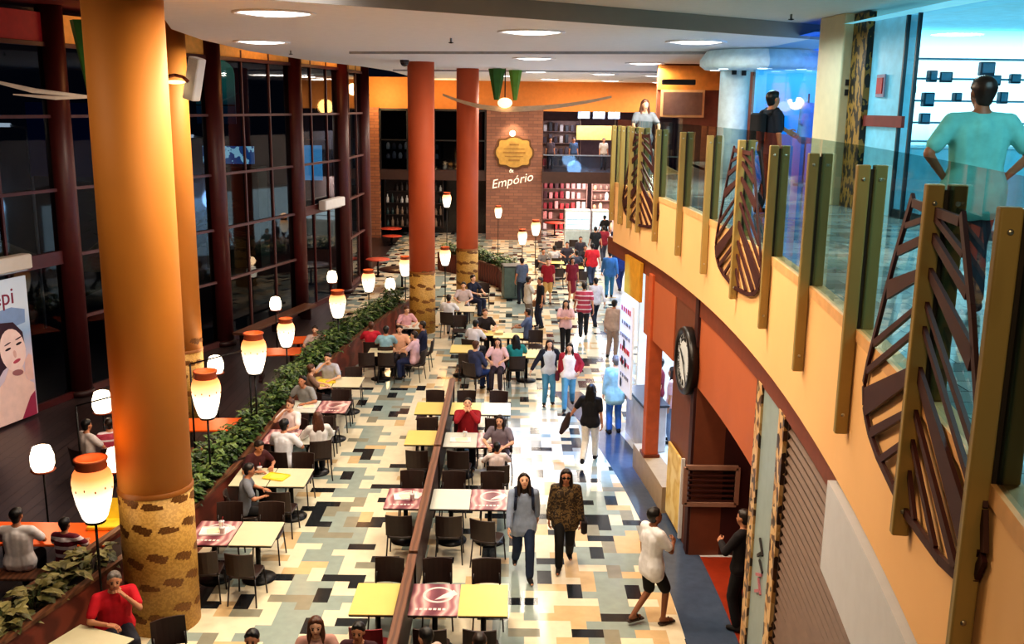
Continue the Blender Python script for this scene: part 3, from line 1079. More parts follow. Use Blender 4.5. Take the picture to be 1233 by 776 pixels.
MB().rbox((0, 0, 1.24), (.9, .8, .06), .03).build('top', M('cabinet_top', (60, 70, 70), .4), tb)
MB().box((0, -.38, .62), (.02, .02, 1.0)).build('door_gap', black_m, tb)
MB().box((.22, -.385, .95), (.3, .02, .18)).build('flap', M('flap_dark', (40, 48, 48), .4), tb)

# ------------------------------------------------------------------ jar lanterns
lan_m = M_axis('lantern_glow', 'Z', [(0, (255, 244, 224)), (.40, (255, 238, 212)), (.60, (250, 196, 140)), (.80, (226, 132, 74)), (1, (190, 84, 40))], interp='LINEAR', zmin=.0, zmax=.80, emit=1.5)
# more light low down, amber above
rim_m = M('terracotta_rim', (150, 66, 30), .6)


def jar_lantern(label, pt, hb, s=1.):
    t = thing('jar_lantern', label, 'lantern', pt, 0, 'jar lanterns on poles in the planter')
    prof = [(.12, 0), (.16, .06), (.215, .25), (.25, .45), (.255, .56), (.235, .66), (.19, .73)]
    MB().lathe([(r * s, z * s) for r, z in prof], 28).build('jar', lan_m, t)
    MB().lathe([(.19 * s, .72 * s), (.20 * s, .75 * s), (.185 * s, .80 * s), (.21 * s, .84 * s), (.21 * s, .86 * s), (.17 * s, .86 * s), (.16 * s, .74 * s)], 28).build('rim', rim_m, t)
    MB().lathe([(.0, -.02), (.13 * s, -.02), (.13 * s, .012), (.0, .012)], 20).build('saucer', black_m, t)
    MB().tube((0, 0, hb - pt[2]), (0, 0, -.01), .018).build('pole', black_m, t)
    dots = MB()
    for k in range(12):
        a = k * PI / 6
        dots.ell((.247 * s * math.cos(a), .247 * s * math.sin(a), (.47 + .03 * (k % 2)) * s), (.012, .012, .02), 6, 4)
    dots.build('punched_pattern', rim_m, t)
    lamp('POINT', (0, 0, .95 * s), 7 * s, (255, 176, 96), .15, 'lantern_light', t)
    return t


LN = [(115, 627, 1.82, 1.0, 'large glowing jar lantern left of the nearest yellow column'),
      (250, 503, 2.02, .94, 'glowing jar lantern just right of the nearest yellow column'),
      (307, 450, 2.0, .95, 'amber jar lantern on the planter, third from the camera'),
      (345, 418, 1.45, .82, 'amber jar lantern lower behind the third lantern'),
      (407, 383, 1.55, .88, 'amber jar lantern in front of the slim maroon column'),
      (444, 352, 1.5, .82, 'amber jar lantern left of the mosaic-footed orange-red column'),
      (488, 333, 1.5, .8, 'amber jar lantern peeking out from behind the orange-red column'),
      (536, 320, 1.6, .78, 'amber jar lantern between the two orange-red columns')]
for px, py, z, s, lb in LN:
    jar_lantern(lb, G(px, py, z), .72 if px < 480 else 0, s)
for px, py, z, s, lb, hb in ((629, 295, 1.55, .76, 'amber jar lantern in front of the short planter, lower of two', 0), (645, 284, 1.7, .8, 'amber jar lantern behind the short planter, taller of two', 0),
                         (600, 263, 1.75, .72, 'amber jar lantern in front of the brick wall sign', 0), (538, 250, 2.6, .8, 'amber jar lantern between the columns in front of the dark windows', 0)):
    jar_lantern(lb, G(px, py, z), hb if hb < z else 0, s)
wl_m = M('white_lamp_glow', (255, 238, 210), .5, emit=3.0)


def deck_lamp(label, pt, s):
    t = thing('white_lantern', label, 'lantern', pt, 0, 'white lanterns on the dark deck')
    MB().lathe([(.0, 0), (.15 * s, 0), (.19 * s, .1 * s), (.19 * s, .24 * s), (.14 * s, .40 * s), (.06 * s, .43 * s), (0, .43 * s)], 20).build('globe', wl_m, t)
    MB().lathe([(.0, -.02), (.17 * s, -.03), (.2 * s, .0), (.0, .0)], 20).build('saucer', rim_m, t)
    MB().tube((0, 0, -pt[2] + .0), (0, 0, -.02), .016).build('pole', black_m, t)
    lamp('POINT', (0, 0, .62 * s), 8, (255, 210, 160), .15, 'lantern_light', t)


for px, py, z, s, lb in ((52, 566, 1.15, 1.0, 'white lantern on the open deck farthest to the side, below the poster'), (124, 496, 1.25, 1.0, 'white lantern on the deck left of the big yellow column'),
                         (260, 449, 1.1, .95, 'white lantern on the deck above the second jar lantern'), (332, 373, 1.2, .9, 'white lantern on the deck by the window bench'),
                         (400, 340, 1.3, .9, 'white lantern on the deck at the slim maroon column'), (470, 349, 1.1, .9, 'white lantern beside the orange-red column'),
                         (141, 566, 1.3, .9, 'white lantern half hidden by the big yellow column')):
    deck_lamp(lb, G(px, py, z), s)
# thin wire frames that carry the lantern cables
for i, (a, b_) in enumerate((((-7.9, 17.2, 1.75), (-6.3, 18.2, 2.0)), ((-6.05, 18.0, 2.35), (-5.1, 18.6, 2.5)))):
    t = thing('cable_frame', ['thin dark cable frame on the deck beside the white lanterns', 'thin dark cable frame at the half hidden yellow column'][i], 'frame')
    MB().tube(a, b_, .014).build('rail', black_m, t)
    MB().tube((a[0], a[1], 0), a, .018).build('post', black_m, t)
    MB().tube((b_[0], b_[1], 0), b_, .018).build('post', black_m, t)
# ------------------------------------------------------------------ curved gallery on the right
GF = 5.60
gp = [(edge_x(y), y) for y in [1.2 + .7 * k for k in range(29)]]
gp += [(2.16, 21.3), (2.28, 22.1), (2.62, 22.9), (3.2, 23.7), (4.1, 24.6), (4.3, 30.2)]
poly = gp + [(14, 30.2), (14, 1.2)]
g_floor = M_brick('gallery_tiles', (186, 196, 192), (118, 134, 136), (60, 74, 78), 1., .10, .44, .22, .004, 'XY', 0)
mb = MB()
mb.add([(x, y, GF) for x, y in poly], [tuple(range(len(poly)))])
struct(mb.build('floor_gallery', g_floor))
mb = MB(); mb.add([(x, y, 4.36) for x, y in poly], [tuple(reversed(range(len(poly))))])
struct(mb.build('ceiling_under_gallery', M('under_brown', (96, 54, 36), .7)))
struct(MB().strip(gp, 4.34, 5.52, -.10).build('wall_gallery_edge', fascia_m))
struct(MB().strip([(x - .012, y) for x, y in gp], 5.52, 5.61, -.14).build('trim_1', M('trim_peach', (226, 172, 116), .5)))

post_m = M_noise('post_timber', [(.25, (136, 114, 66)), (.75, (162, 138, 84))], 3, .45, 'wave', 'LINEAR', (1, 1, .15))
slot_m = M('post_slot', (44, 32, 20), .6)
gl_m = M_glass('balustrade_glass', (172, 214, 208), .88)
PY = [21.25, 20.55, 19.85, 19.15, 17.874, 16.15, 14.346, 12.43, 10.70, 8.904, 7.105, 5.296, 4.05, 3.0]


def frame_at(y):
    dx = .2607151 - 2 * .0101519 * y
    return (edge_x(y), y), math.atan2(1, dx)


def post_root(y, lb):
    (x, yy), rz = frame_at(y)
    return thing('balustrade_post', lb, 'post', (x, yy, 0), rz, 'timber posts of the gallery balustrade')


ordn = ['last post of the gallery balustrade, at its far tip', 'second post from the far tip of the gallery balustrade', 'third post from the far tip of the gallery balustrade', 'post carrying the farthest leaf-shaped maroon panel', 'first post on the camera side of the farthest leaf panel',
        'second post on the camera side of the farthest leaf panel', 'post just beyond the middle leaf-shaped maroon panel', 'post carrying the middle leaf-shaped maroon panel', 'first post on the camera side of the middle leaf panel', 'second post on the camera side of the middle leaf panel',
        'post just beyond the nearest leaf-shaped maroon panel', 'post carrying the nearest leaf-shaped maroon panel', 'tall post in front of the nearest leaf panel', 'nearest post of the gallery balustrade, cut by the frame']
proto = None
for y, lb in zip(PY, ordn):
    lb = 'timber ' + lb
    if proto is None:
        proto = post_root(y, lb)
        for yb, z0, z1 in ((.055, 4.8, 6.8), (-.062, 5.61, 6.8)):       # outer and inner plank clamp the glass between them
            o = MB().rbox((0, yb, (z0 + z1) / 2), (.07, .095, z1 - z0), .012).build('plank', post_m, proto)
            for zz in ((6.70, 4.95) if z0 < 5 else (6.70,)):
                MB().ell((-.036, yb, zz), (.008, .014, .014), 8, 6).build('bolt', M('bolt_steel', (190, 184, 170), .3, .8), o)
        MB().box((0, -.004, 6.19), (.05, .02, 1.16)).build('glass_slot', slot_m, proto)
    else:
        (x, yy), rz = frame_at(y)
        dup(proto, (x, yy, 0), rz, lb)
for i, (a, b_) in enumerate(zip(PY, PY[1:])):
    m = MB()
    n = 4
    pts = [(edge_x(a + (b_ - a) * k / n) + .014, a + (b_ - a) * k / n) for k in range(n + 1)]
    m.strip(pts, 5.53, 6.92, 0)
    o = m.build('glass_panel', gl_m)
    tag(o, 'clear glass balustrade pane between the ' + ['two farthest posts', 'second and third farthest posts', 'third and fourth farthest posts', 'far leaf panel post and the next nearer post', 'two posts just this side of the far leaf panel', 'two posts midway from far to middle leaf panel', 'middle leaf panel post and the post beyond', 'middle leaf panel post and the next nearer post', 'two posts just this side of the middle leaf panel', 'two posts midway from middle to nearest leaf panel', 'nearest leaf panel post and the post beyond', 'nearest leaf panel post and the tall post', 'two posts nearest the camera'][i], 'glass pane', 'glass panes of the gallery balustrade')
m = MB()
m.strip([(2.16, 21.3), (2.28, 22.1), (2.62, 22.9), (3.2, 23.7), (4.1, 24.6), (4.3, 30.2)], 5.53, 6.92, 0)
tag(m.build('glass_panel', gl_m), 'curved glass balustrade pane rounding the far tip of the gallery', 'glass pane', 'glass panes of the gallery balustrade')
leaf_m = M('leaf_panel_maroon', (58, 14, 12), .55)


def hw(f):
    P = [(0, .48), (.25, .80), (.7, 1.27), (.80, 1.34), (.88, 1.26), (.94, 1.02), (.98, .62), (1.0, .0)]
    for (a, b_), (c, d) in zip(P, P[1:]):
        if a <= f <= c: return b_ + (d - b_) * (f - a) / (c - a)
    return 0


def leaf_panel(y, lb):
    (x, yy), rz = frame_at(y)
    t = thing('leaf_panel', lb, 'ornamental panel', (x, yy, 0), rz, 'maroon leaf-shaped panels of the balustrade')
    ZT, ZB = 6.68, 4.97
    zf = lambda f: ZT - (ZT - ZB) * f
    X = Matrix.Translation((0, .052, 0)) @ Matrix.Rotation(R(90), 4, 'X')     # local xy -> XZ, extrudes to -Y
    fr = MB()
    fs = [k / 30 for k in range(31)]
    for s in (-1, 1):
        pts = [(s * hw(f), zf(f)) for f in fs]
        for (a, b_), (c, d) in zip(pts, pts[1:]):
            k = .05
            nrm_ = V((a - c, b_ - d)); nrm_ = V((nrm_.y, -nrm_.x)).normalized() * k * s * -1
            q = [(a, b_), (c, d), (c - nrm_.x, d - nrm_.y), (a - nrm_.x, b_ - nrm_.y)]
            fr.prism(q, .022, X)
    fr.prism([(-.48, ZT - .05), (.48, ZT - .05), (.48, ZT), (-.48, ZT)], .022, X)
    fr.build('rim', leaf_m, t)
    bars = [(.10, .03, .035, .035), (.20, .09, .06, .05), (.36, .20, .12, .05), (.60, .30, .05, .03), (.73, .38, .05, .035), (.86, .53, .20, .08), (.94, .66, .07, .04), (.975, .76, .05, .04), (.992, .86, .05, .035)]
    for s in (-1, 1):
        for fo, fi, wo, wi in bars:
            p = V((s * (hw(fo) - .01), zf(fo))); c = V((0, zf(fi)))
            d = (p - c).normalized(); nn = V((-d.y, d.x))
            MB().prism([tuple(p + nn * wo / 2), tuple(p - nn * wo / 2), tuple(c - nn * wi / 2), tuple(c + nn * wi / 2)], .022, X).build('rib', leaf_m, t)
    return t


leaf_panel(5.296, 'nearest and largest maroon leaf-shaped cut-out panel on the gallery edge')
leaf_panel(12.43, 'middle maroon leaf-shaped cut-out panel on the gallery edge')
leaf_panel(19.15, 'farthest maroon leaf-shaped cut-out panel on the gallery edge')

# ------------------------------------------------------------------ shop fronts under the gallery
def wall_run(y0, y1, z0, z1, off=.12, th=.1):
    n = max(1, int(abs(y1 - y0) / .5))
    pts = [(edge_x(y0 + (y1 - y0) * k / n) + off, y0 + (y1 - y0) * k / n) for k in range(n + 1)]
    return MB().strip(pts, z0, z1, -th)


lint_m = M('lintel_terracotta', (184, 100, 60), .6, var=.06, scale=1.)
pil_m = M('pilaster_brown', (116, 66, 44), .55, var=.06)
struct(wall_run(2.5, 22, 4.0, 4.36, .10, .3).build('trim_2', trim_b))
struct(wall_run(16.75, 19.0, 2.85, 4.0, .10, .12).build('wall_lintel_far', lint_m))
struct(wall_run(15.05, 16.75, 0, 4.0, .12, .5).build('wall_pilaster', pil_m))
struct(wall_run(11.4, 15.05, 2.86, 4.0, .12, .14).build('wall_lintel_near', lint_m))
t = thing('shop_post', 'square terracotta post standing on a low plinth at the white store', 'post', (2.74, 18.45, 0), R(5))
MB().rbox((0, 0, 2.3), (.26, .30, 3.6), .02).build('shaft', M('post_terracotta', (190, 92, 50), .5), t)
MB().box((0, 0, .53), (.32, .36, .06)).build('base_plate', trim_b, t)
tag(wall_run(16.75, 19.1, 0, .5, .02, .36).build('plinth', M('plinth_beige', (176, 152, 122), .5, var=.06)), 'low beige stone plinth below the square terracotta post', 'plinth')
t = thing('menu_board', 'cream menu board with faint golden drawing leaning on the brown pilaster', 'sign')
wall_run(15.6, 16.62, .12, 1.42, .06, .04).build('panel', M_noise('menu_sheet', [(.40, (222, 190, 112)), (.5, (206, 166, 78)), (.62, (232, 206, 140))], 2.2, .5, 'noise', 'LINEAR', emit=.06), t)
wall_run(15.56, 15.60, .06, 1.48, .05, .06).build('frame', white_p, t)
# dark doorway with folding gate
mm = MB(); mm.box((5.2, 15.2, 2.2), (4.6, .25, 4.4)); mm.box((6.4, 12, 2.2), (.2, 6.6, 4.4)); mm.box((5.2, 8.9, 2.2), (4.2, .2, 4.4))
struct(mm.build('wall_shop_inside', M('shop_dark_maroon', (58, 20, 18), .6)))
gtl, gbr = GY(826, 563, 15.02), GY(886, 608, 15.02)
t = thing('framed_grille', 'light-framed grille hatch in the dark shop doorway', 'grille', ((gtl.x + gbr.x) / 2, 15.02, 0))
gw, gh = gbr.x - gtl.x, gtl.z - gbr.z
zc = (gtl.z + gbr.z) / 2
fm = M('grille_frame_beige', (150, 116, 100), .5)
MB().box((0, 0, zc + gh / 2), (gw, .06, .07)).box((0, 0, zc - gh / 2), (gw, .06, .07)).box((-gw / 2, 0, zc), (.07, .06, gh)).box((gw / 2, 0, zc), (.07, .06, gh)).build('frame', fm, t)
b = MB()
for k in range(7): b.box((0, .02, zc - gh * .42 + gh * .14 * k), (gw, .03, .03))
b.build('bars', M('grille_bar', (70, 34, 30), .5), t)
# mosaic pillar
t = thing('mosaic_pillar', 'grey shopfront pillar edged with mosaic bands, next to the roller shutter', 'pillar')
wall_run(9.95, 11.42, 0, 4.02, .12, .3).build('pillar_face', M('pillar_blue_grey', (150, 166, 164), .4, var=.06), t)
mo = M_noise('shard_mosaic', [(0, (196, 150, 92)), (.3, (92, 60, 36)), (.5, (214, 178, 126)), (.8, (60, 40, 28))], 11, .4, 'voronoi')
wall_run(11.14, 11.42, 0, 4.02, .09, .05).build('mosaic_band', mo, t)
wall_run(9.95, 10.23, 0, 4.02, .09, .05).build('mosaic_band', mo, t)
b = MB(); b2 = MB()
for k, (dy, z, w_, a) in enumerate(((0, 2.2, .22, .7), (.06, 2.08, .2, -.6), (-.05, 1.98, .18, .5), (.02, 1.84, .26, -.4), (-.04, 1.72, .2, .8), (.05, 1.62, .22, -.5))):
    y = 10.68 + dy
    (b if k < 3 else b2).box((edge_x(y) + .105, y, z), (.02, w_, .035), 0, X=Matrix.Translation((edge_x(y), y, z)) @ Matrix.Rotation(a, 4, 'X') @ Matrix.Translation((-edge_x(y), -y, -z)))
b.build('scrawl', M('scrawl_black', (40, 36, 36), .6), t); b2.build('scrawl', M('scrawl_pink', (180, 110, 120), .6), t)
# roller shutter: slatted sheet
t = thing('roller_shutter', 'closed brown slatted roller shutter beside the mosaic pillar', 'shutter')
m = MB()
ysh = [9.95 - .55 * k for k in range(14)]
z = 0.
while z < 4.0:
    for ya, yb in zip(ysh, ysh[1:]):
        xa, xb = edge_x(ya) + .16, edge_x(yb) + .16
        m.quad((xa, ya, z), (xb, yb, z), (xb - .03, yb, z + .07), (xa - .03, ya, z + .07))
        m.quad((xa - .03, ya, z + .07), (xb - .03, yb, z + .07), (xb, yb, z + .10), (xa, ya, z + .10))
    z += .10
m.build('slat_curtain', M('shutter_brown', (104, 82, 68), .5, var=.1), t)
MB().box((edge_x(9.9) + .16, 9.93, 2.0), (.05, .04, 4.0)).build('guide_rail', M('rail_dark', (60, 46, 40), .5), t)
t = thing('fascia_sign', 'blank pale grey sign panel over the lower end of the shutter', 'sign')
wall_run(2.6, 7.55, 3.48, 4.25, -.02, .16).build('panel', M('sign_pale_grey', (206, 206, 210), .5, var=.03), t)
# wall clock
cy_, cz_ = 15.52, 3.18
cx_ = edge_x(cy_) + .10
dxy = .2607 - 2 * .01015 * cy_
t = thing('wall_clock', 'round black-rimmed wall clock on the brown pilaster', 'clock', (cx_, cy_, cz_), 0)
XC = Matrix.Rotation(math.atan2(1, dxy) - PI / 2, 4, 'Z') @ Matrix.Rotation(R(-90), 4, 'Y')      # local z -> -x (towards the hall), local x -> up
XC = Matrix.Rotation(-math.atan(dxy), 4, 'Z') @ Matrix(((0, 0, -1, 0), (-1, 0, 0, 0), (0, 1, 0, 0), (0, 0, 0, 1)))   # x->-y, y->z, z->-x
MB().lathe([(.0, 0), (.55, 0), (.56, .10), (.53, .15), (.46, .15), (.45, .11)], 40, X=XC).build('rim', M('clock_rim_black', (24, 20, 20), .35), t)
MB().lathe([(.0, .11), (.46, .11)], 40, X=XC).build('dial', M('clock_dial', (214, 216, 214), .5, emit=.1, var=.02), t)
for k, s in enumerate(('XII', 'I', 'II', 'III', 'IV', 'V', 'VI', 'VII', 'VIII', 'IX', 'X', 'XI')):
    a = -k * PI / 6
    MB().text(s, .15, .004, XC @ Matrix.Translation((.365 * math.sin(-a), .365 * math.cos(a), .116)) @ Matrix.Rotation(a, 4, 'Z')).build('numeral', M('clock_ink', (18, 16, 16), .5), t)
for nm, ang, L, w_ in (('hour_hand', -305, .26, .045), ('minute_hand', -142, .38, .03)):
    MB().prism([(-w_ / 2, -.08), (w_ / 2, -.08), (w_ / 3, L), (-w_ / 3, L)], .01, XC @ Matrix.Translation((0, 0, .125)) @ Matrix.Rotation(R(ang), 4, 'Z')).build(nm, M('clock_ink', (18, 16, 16), .5), t)
# white store beyond the post
struct(MB().box((7.2, 19.5, 2.2), (.2, 8.4, 4.4)).box((5.2, 23.6, 2.2), (4.2, .2, 4.4)).build('wall_store_back', M('store_white', (216, 222, 228), .6, emit=.25)))  # emission paints the store's brightness into its walls
t = thing('store_counter', 'white serving counter at the front of the bright store', 'counter', (2.95, 20.7, 0), R(8))
MB().rbox((0, 0, .5), (.5, 1.5, 1.0), .03).build('cabinet', M('counter_white', (214, 214, 218), .35), t)
MB().rbox((0, 0, 1.03), (.58, 1.6, .06), .02).build('countertop', M('counter_dark', (60, 60, 70), .3), t)
t = thing('banner_sign', 'tall white sign with red lettering and black squares at the store front', 'sign')
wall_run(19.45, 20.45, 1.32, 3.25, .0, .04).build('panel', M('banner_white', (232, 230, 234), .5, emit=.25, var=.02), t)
b, b2 = MB(), MB()
rg = random.Random(5)
for k in range(6):
    z = 3.08 - .28 * k
    y = 19.62
    while y < 20.28:
        L = rg.uniform(.05, .14)
        (b if k in (0, 3, 4) else b2).box((edge_x(y) - .012, y + L / 2, z), (.015, L, .10 if k in (0, 3) else .07)); y += L + .04
b.build('red_lettering', M('ink_red', (196, 40, 44), .5), t); b2.build('lettering', M('ink_grey', (120, 120, 128), .5), t)
b = MB()
for y, z in ((20.05, 2.35), (20.15, 1.98), (19.9, 1.98), (20.2, 1.5)): b.box((edge_x(y) - .012, y, z), (.015, .17, .17))
b.build('black_square', M('ink_black', (24, 22, 26), .5), t)
t = thing('hanging_sign', 'yellow-ochre sign hanging under the gallery over the bright store', 'sign')
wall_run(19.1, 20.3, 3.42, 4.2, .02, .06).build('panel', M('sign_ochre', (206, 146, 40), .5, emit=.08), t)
wall_run(20.5, 22.0, .0, 4.0, .16, .2).build('return_panel', M('pillar_grey_dark', (84, 92, 98), .5), t) if 0 else None
t = thing('store_shelf', 'white shelving with pale goods inside the bright store', 'shelf', (6.3, 20.0, 0))
MB().box((.3, 0, 1.2), (.04, 5.5, 2.4)).build('back_panel', white_p, t)
for k in range(4): MB().box((0, 0, .3 + .6 * k), (.6, 5.5, .04)).build('shelf_board', white_p, t)
G_S = 'pale goods on the white store shelving'
pr0 = tag(MB().rbox((0, 0, .14), (.24, .2, .28), .02).build('goods_box', M('goods_teal', (110, 150, 160), .5), None, (6.25, 17.6, .32)), 'small blue-grey box on the white store shelving', 'box', G_S)
for k in range(30):
    r = dup(pr0, (6.25, 17.5 + .62 * (k % 8), .32 + .6 * (k // 8)), k * .7, None)

# ------------------------------------------------------------------ gallery shops
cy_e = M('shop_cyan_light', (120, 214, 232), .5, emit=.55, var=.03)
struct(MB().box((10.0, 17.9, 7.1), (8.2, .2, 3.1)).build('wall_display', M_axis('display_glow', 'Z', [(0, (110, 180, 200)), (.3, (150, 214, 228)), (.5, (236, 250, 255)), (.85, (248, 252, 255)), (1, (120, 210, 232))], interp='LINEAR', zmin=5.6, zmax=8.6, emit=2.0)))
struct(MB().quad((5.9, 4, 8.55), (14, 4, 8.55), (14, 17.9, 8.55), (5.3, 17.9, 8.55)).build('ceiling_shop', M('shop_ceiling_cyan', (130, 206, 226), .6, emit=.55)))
sl_m = M('shelf_line', (120, 170, 186), .4)
t = thing('display_shelf', 'wall shelves with small devices glowing in the gallery shop', 'shelf', (9.4, 17.6, 0))
for z in (8.05, 7.72, 7.35, 6.98, 6.66, 6.3): MB().box((0, 0, z), (6.4, .3, .03)).build('shelf_board', sl_m, t)
G_D = 'dark devices on the glowing wall shelves'
dv = M('device_dark', (40, 76, 90), .3, emit=.05)
first = None
rg = random.Random(2)
for k, (px, py, s) in enumerate(((1075, 100, 1.3), (1122, 92, .9), (1139, 93, 1.2), (1117, 120, 1.2), (1083, 133, 1.), (1113, 143, 1.), (1188, 83, 1.5), (1198, 97, 1.), (1207, 118, .9), (1152, 117, .8), (1222, 95, 1.), (1098, 108, .8))):
    p = GY(px, py, 17.45)
    if first is None:
        first = thing('display_device', 'small dark boxed device standing on the glowing wall shelves', 'device', p, 0, G_D)
        MB().rbox((0, 0, .0), (.17, .12, .20), .02).build('casing', dv, first)
        MB().box((0, -.065, .01), (.13, .01, .14)).build('screen', M('device_screen', (90, 140, 160), .2, emit=.2), first)
    else:
        r = dup(first, p, rg.uniform(-.3, .3), None); r.scale = (s, 1, s * rg.uniform(.7, 1.1))
t = thing('shop_counter', 'long pale cyan counter inside the gallery shop', 'counter', (9.0, 16.3, GF))
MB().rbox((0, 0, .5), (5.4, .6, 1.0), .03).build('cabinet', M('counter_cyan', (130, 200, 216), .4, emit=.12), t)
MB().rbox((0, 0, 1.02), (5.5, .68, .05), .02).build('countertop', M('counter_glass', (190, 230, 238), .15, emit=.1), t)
struct(MB().box((9.15, 17.2, 6.55), (.62, .1, .95)).build('trim_red_panel', M('panel_red', (196, 36, 40), .5, emit=.15)))
t = thing('hanging_plant', 'yellow-green plant hanging inside the gallery shop near its red panel', 'plant', (9.0, 17.0, 8.5))
b = MB(); rg = random.Random(3)
for k in range(70):
    a = rg.random() * 6.28; c = V((.28 * math.cos(a) * rg.random(), .2 * math.sin(a) * rg.random(), -rg.random() * .75))
    dv = V((math.cos(a), math.sin(a) * .6, -.5)) * .16; sv = V((-math.sin(a), math.cos(a), 0)) * .045
    b.quad(c, c + dv * .5 + sv, c + dv, c + dv * .5 - sv)
b.build('foliage', M('leaf_lime', (150, 176, 50), .5, var=.3), t)
MB().lathe([(.05, -.1), (.16, -.02), (.17, .05)], 16).build('pot', M('pot_dark', (60, 60, 50), .5), t)
FL = [(5.28, 22.6), (5.50, 17.8), (5.96, 12.8), (6.30, 9.0), (6.5, 5.0)]      # gallery shop line


def fx(y):
    for (x0, y0), (x1, y1) in zip(FL, FL[1:]):
        if y1 <= y <= y0: return x0 + (x1 - x0) * (y - y0) / (y1 - y0)
    return FL[0][0]


def shop_run(y0, y1, z0, z1, th=.08, off=0.):
    return MB().strip([(fx(y0) + off, y0), (fx(y1) + off, y1)], z0, z1, -th if y1 > y0 else th)


sg = M_glass('shop_glass', (150, 215, 232), .92)
win = struct(thing('window_gallery', None, None))
shop_run(15.1, 12.8, GF, 8.6, 0).build('pane', sg, win); shop_run(12.8, 9.0, GF, 8.6, 0).build('pane', sg, win); shop_run(9.0, 5.0, GF, 8.6, 0).build('pane', sg, win)
mu = M('mullion_dark', (40, 60, 70), .4)
for y in (15.1, 14.75, 11.2): MB().box((fx(y), y, 7.1), (.05, .05, 3.0)).build('window_frame', mu, win)
shop_run(15.1, 12.8, 5.6, 5.72, .06).build('window_sill', mu, win); shop_run(12.8, 5.0, 5.6, 5.72, .06).build('window_sill', mu, win)
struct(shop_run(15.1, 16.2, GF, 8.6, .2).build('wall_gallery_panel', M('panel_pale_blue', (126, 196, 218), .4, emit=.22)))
tag(shop_run(14.9, 16.3, 6.93, 7.10, .05, -.06).build('wall_bar', M('bar_red_brown', (120, 46, 40), .5)), 'dark red bar across the pale blue shopfront panel', 'bar')
t = thing('notice_sign', 'small red notice on the pale blue shopfront panel', 'sign')
pn = 15.75
MB().box((fx(pn) - .03, pn, 7.55), (.02, .34, .34)).build('plate', M('notice_grey', (150, 140, 160), .5), t)
MB().box((fx(pn) - .045, pn, 7.55), (.02, .24, .24)).build('symbol', M('notice_red', (180, 50, 56), .5), t)
t = thing('giraffe_panel', 'narrow ochre panel with black crackle pattern beside the beige pillar', 'panel')
shop_run(16.2, 16.75, GF, 8.7, .12, -.1).build('panel', M_noise('crackle', [(0, (36, 26, 12)), (.49, (150, 110, 44)), (1, (176, 132, 58))], 8., .5, 'noise', stretch=(1, 1.6, .7)), t)
t = thing('gallery_pillar', 'beige square pillar on the gallery with a small notice', 'pillar', (fx(17.3), 17.35, 0), R(4))
MB().rbox((0, 0, 7.16), (.46, 1.1, 3.12), .03).build('shaft', M('pillar_beige', (206, 190, 152), .5, var=.04, emit=.04), t)
for z in (7.62, 7.46):
    MB().box((-.06, -.56, z), (.16, .02, .10)).build('notice', M('notice_black', (50, 44, 44), .5), t)
struct(shop_run(22.6, 17.9, GF, 8.6, 0).build('window_blue', M_glass('shop_glass_blue', (130, 200, 245), .95)))
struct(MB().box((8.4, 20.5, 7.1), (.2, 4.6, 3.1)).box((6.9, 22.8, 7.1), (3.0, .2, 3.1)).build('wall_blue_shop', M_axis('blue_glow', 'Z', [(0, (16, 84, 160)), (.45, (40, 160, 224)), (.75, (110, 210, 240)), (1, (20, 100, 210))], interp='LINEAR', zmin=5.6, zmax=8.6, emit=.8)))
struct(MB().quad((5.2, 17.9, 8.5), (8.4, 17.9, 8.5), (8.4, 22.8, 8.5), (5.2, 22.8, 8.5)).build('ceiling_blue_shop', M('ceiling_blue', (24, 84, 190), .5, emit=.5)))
pb = M('pale_garment', (110, 176, 210), .8)
G_M = 'pale garments on stands in the blue shop'
for k, (x, y) in enumerate(((6.5, 19.0), (6.6, 20.2), (6.2, 21.4))):
    t = thing('garment_stand', 'pale garment hung on a stand in the blue lit shop', 'garment stand', (x, y, GF), k * .4, G_M)
    MB().tube((0, 0, 0), (0, 0, 1.9), .02).lathe([(.2, 0), (.2, .03), (.02, .05)], 16).build('stand', steel, t)
    mm = MB(); mm.cone2((-.1, 0, 1.6), (-.1, 0, 1.0), .13, .15); mm.cone2((.1, 0, 1.6), (.1, 0, 1.0), .13, .15); mm.cone2((-.2, 0, 1.66), (-.3, 0, 1.3), .06, .05); mm.cone2((.2, 0, 1.66), (.3, 0, 1.3), .06, .05)
    remesh(mm, .03).build('garment', pb, t)
# lowered round canopy
dc = EYEP + ray(918, 64) * 22.0
t = thing('round_canopy', 'white oval lowered canopy with downlights over the gallery corner', 'canopy', (dc.x, dc.y, 0))
MB().lathe([(0, 8.02), (1.25, 8.02), (1.36, 8.10), (1.36, 8.22), (1.22, 8.42), (0, 8.45)], 40).build('disc', M('canopy_white', (196, 222, 230), .5, emit=.08), t)
for k in range(7):
    a = k * .9
    MB().lathe([(0, 8.012), (.1, 8.012), (.11, 8.02)], 14, (1.05 * math.cos(a), 1.05 * math.sin(a), 0)).build('downlight', M('canopy_light', (230, 250, 255), .5, emit=3.), t)
t = thing('white_column', 'round white column under the oval canopy', 'column', (5.05, 23.4, 0))
MB().lathe([(.34, GF), (.34, 8.45)], 28, cap=True).build('shaft', M('column_white', (206, 222, 226), .5, emit=.05), t)
MB().box((-.1, -.34, 8.0), (.1, .06, .14)).box((.12, -.34, 7.98), (.1, .06, .14)).build('camera_mount', black_m, t)
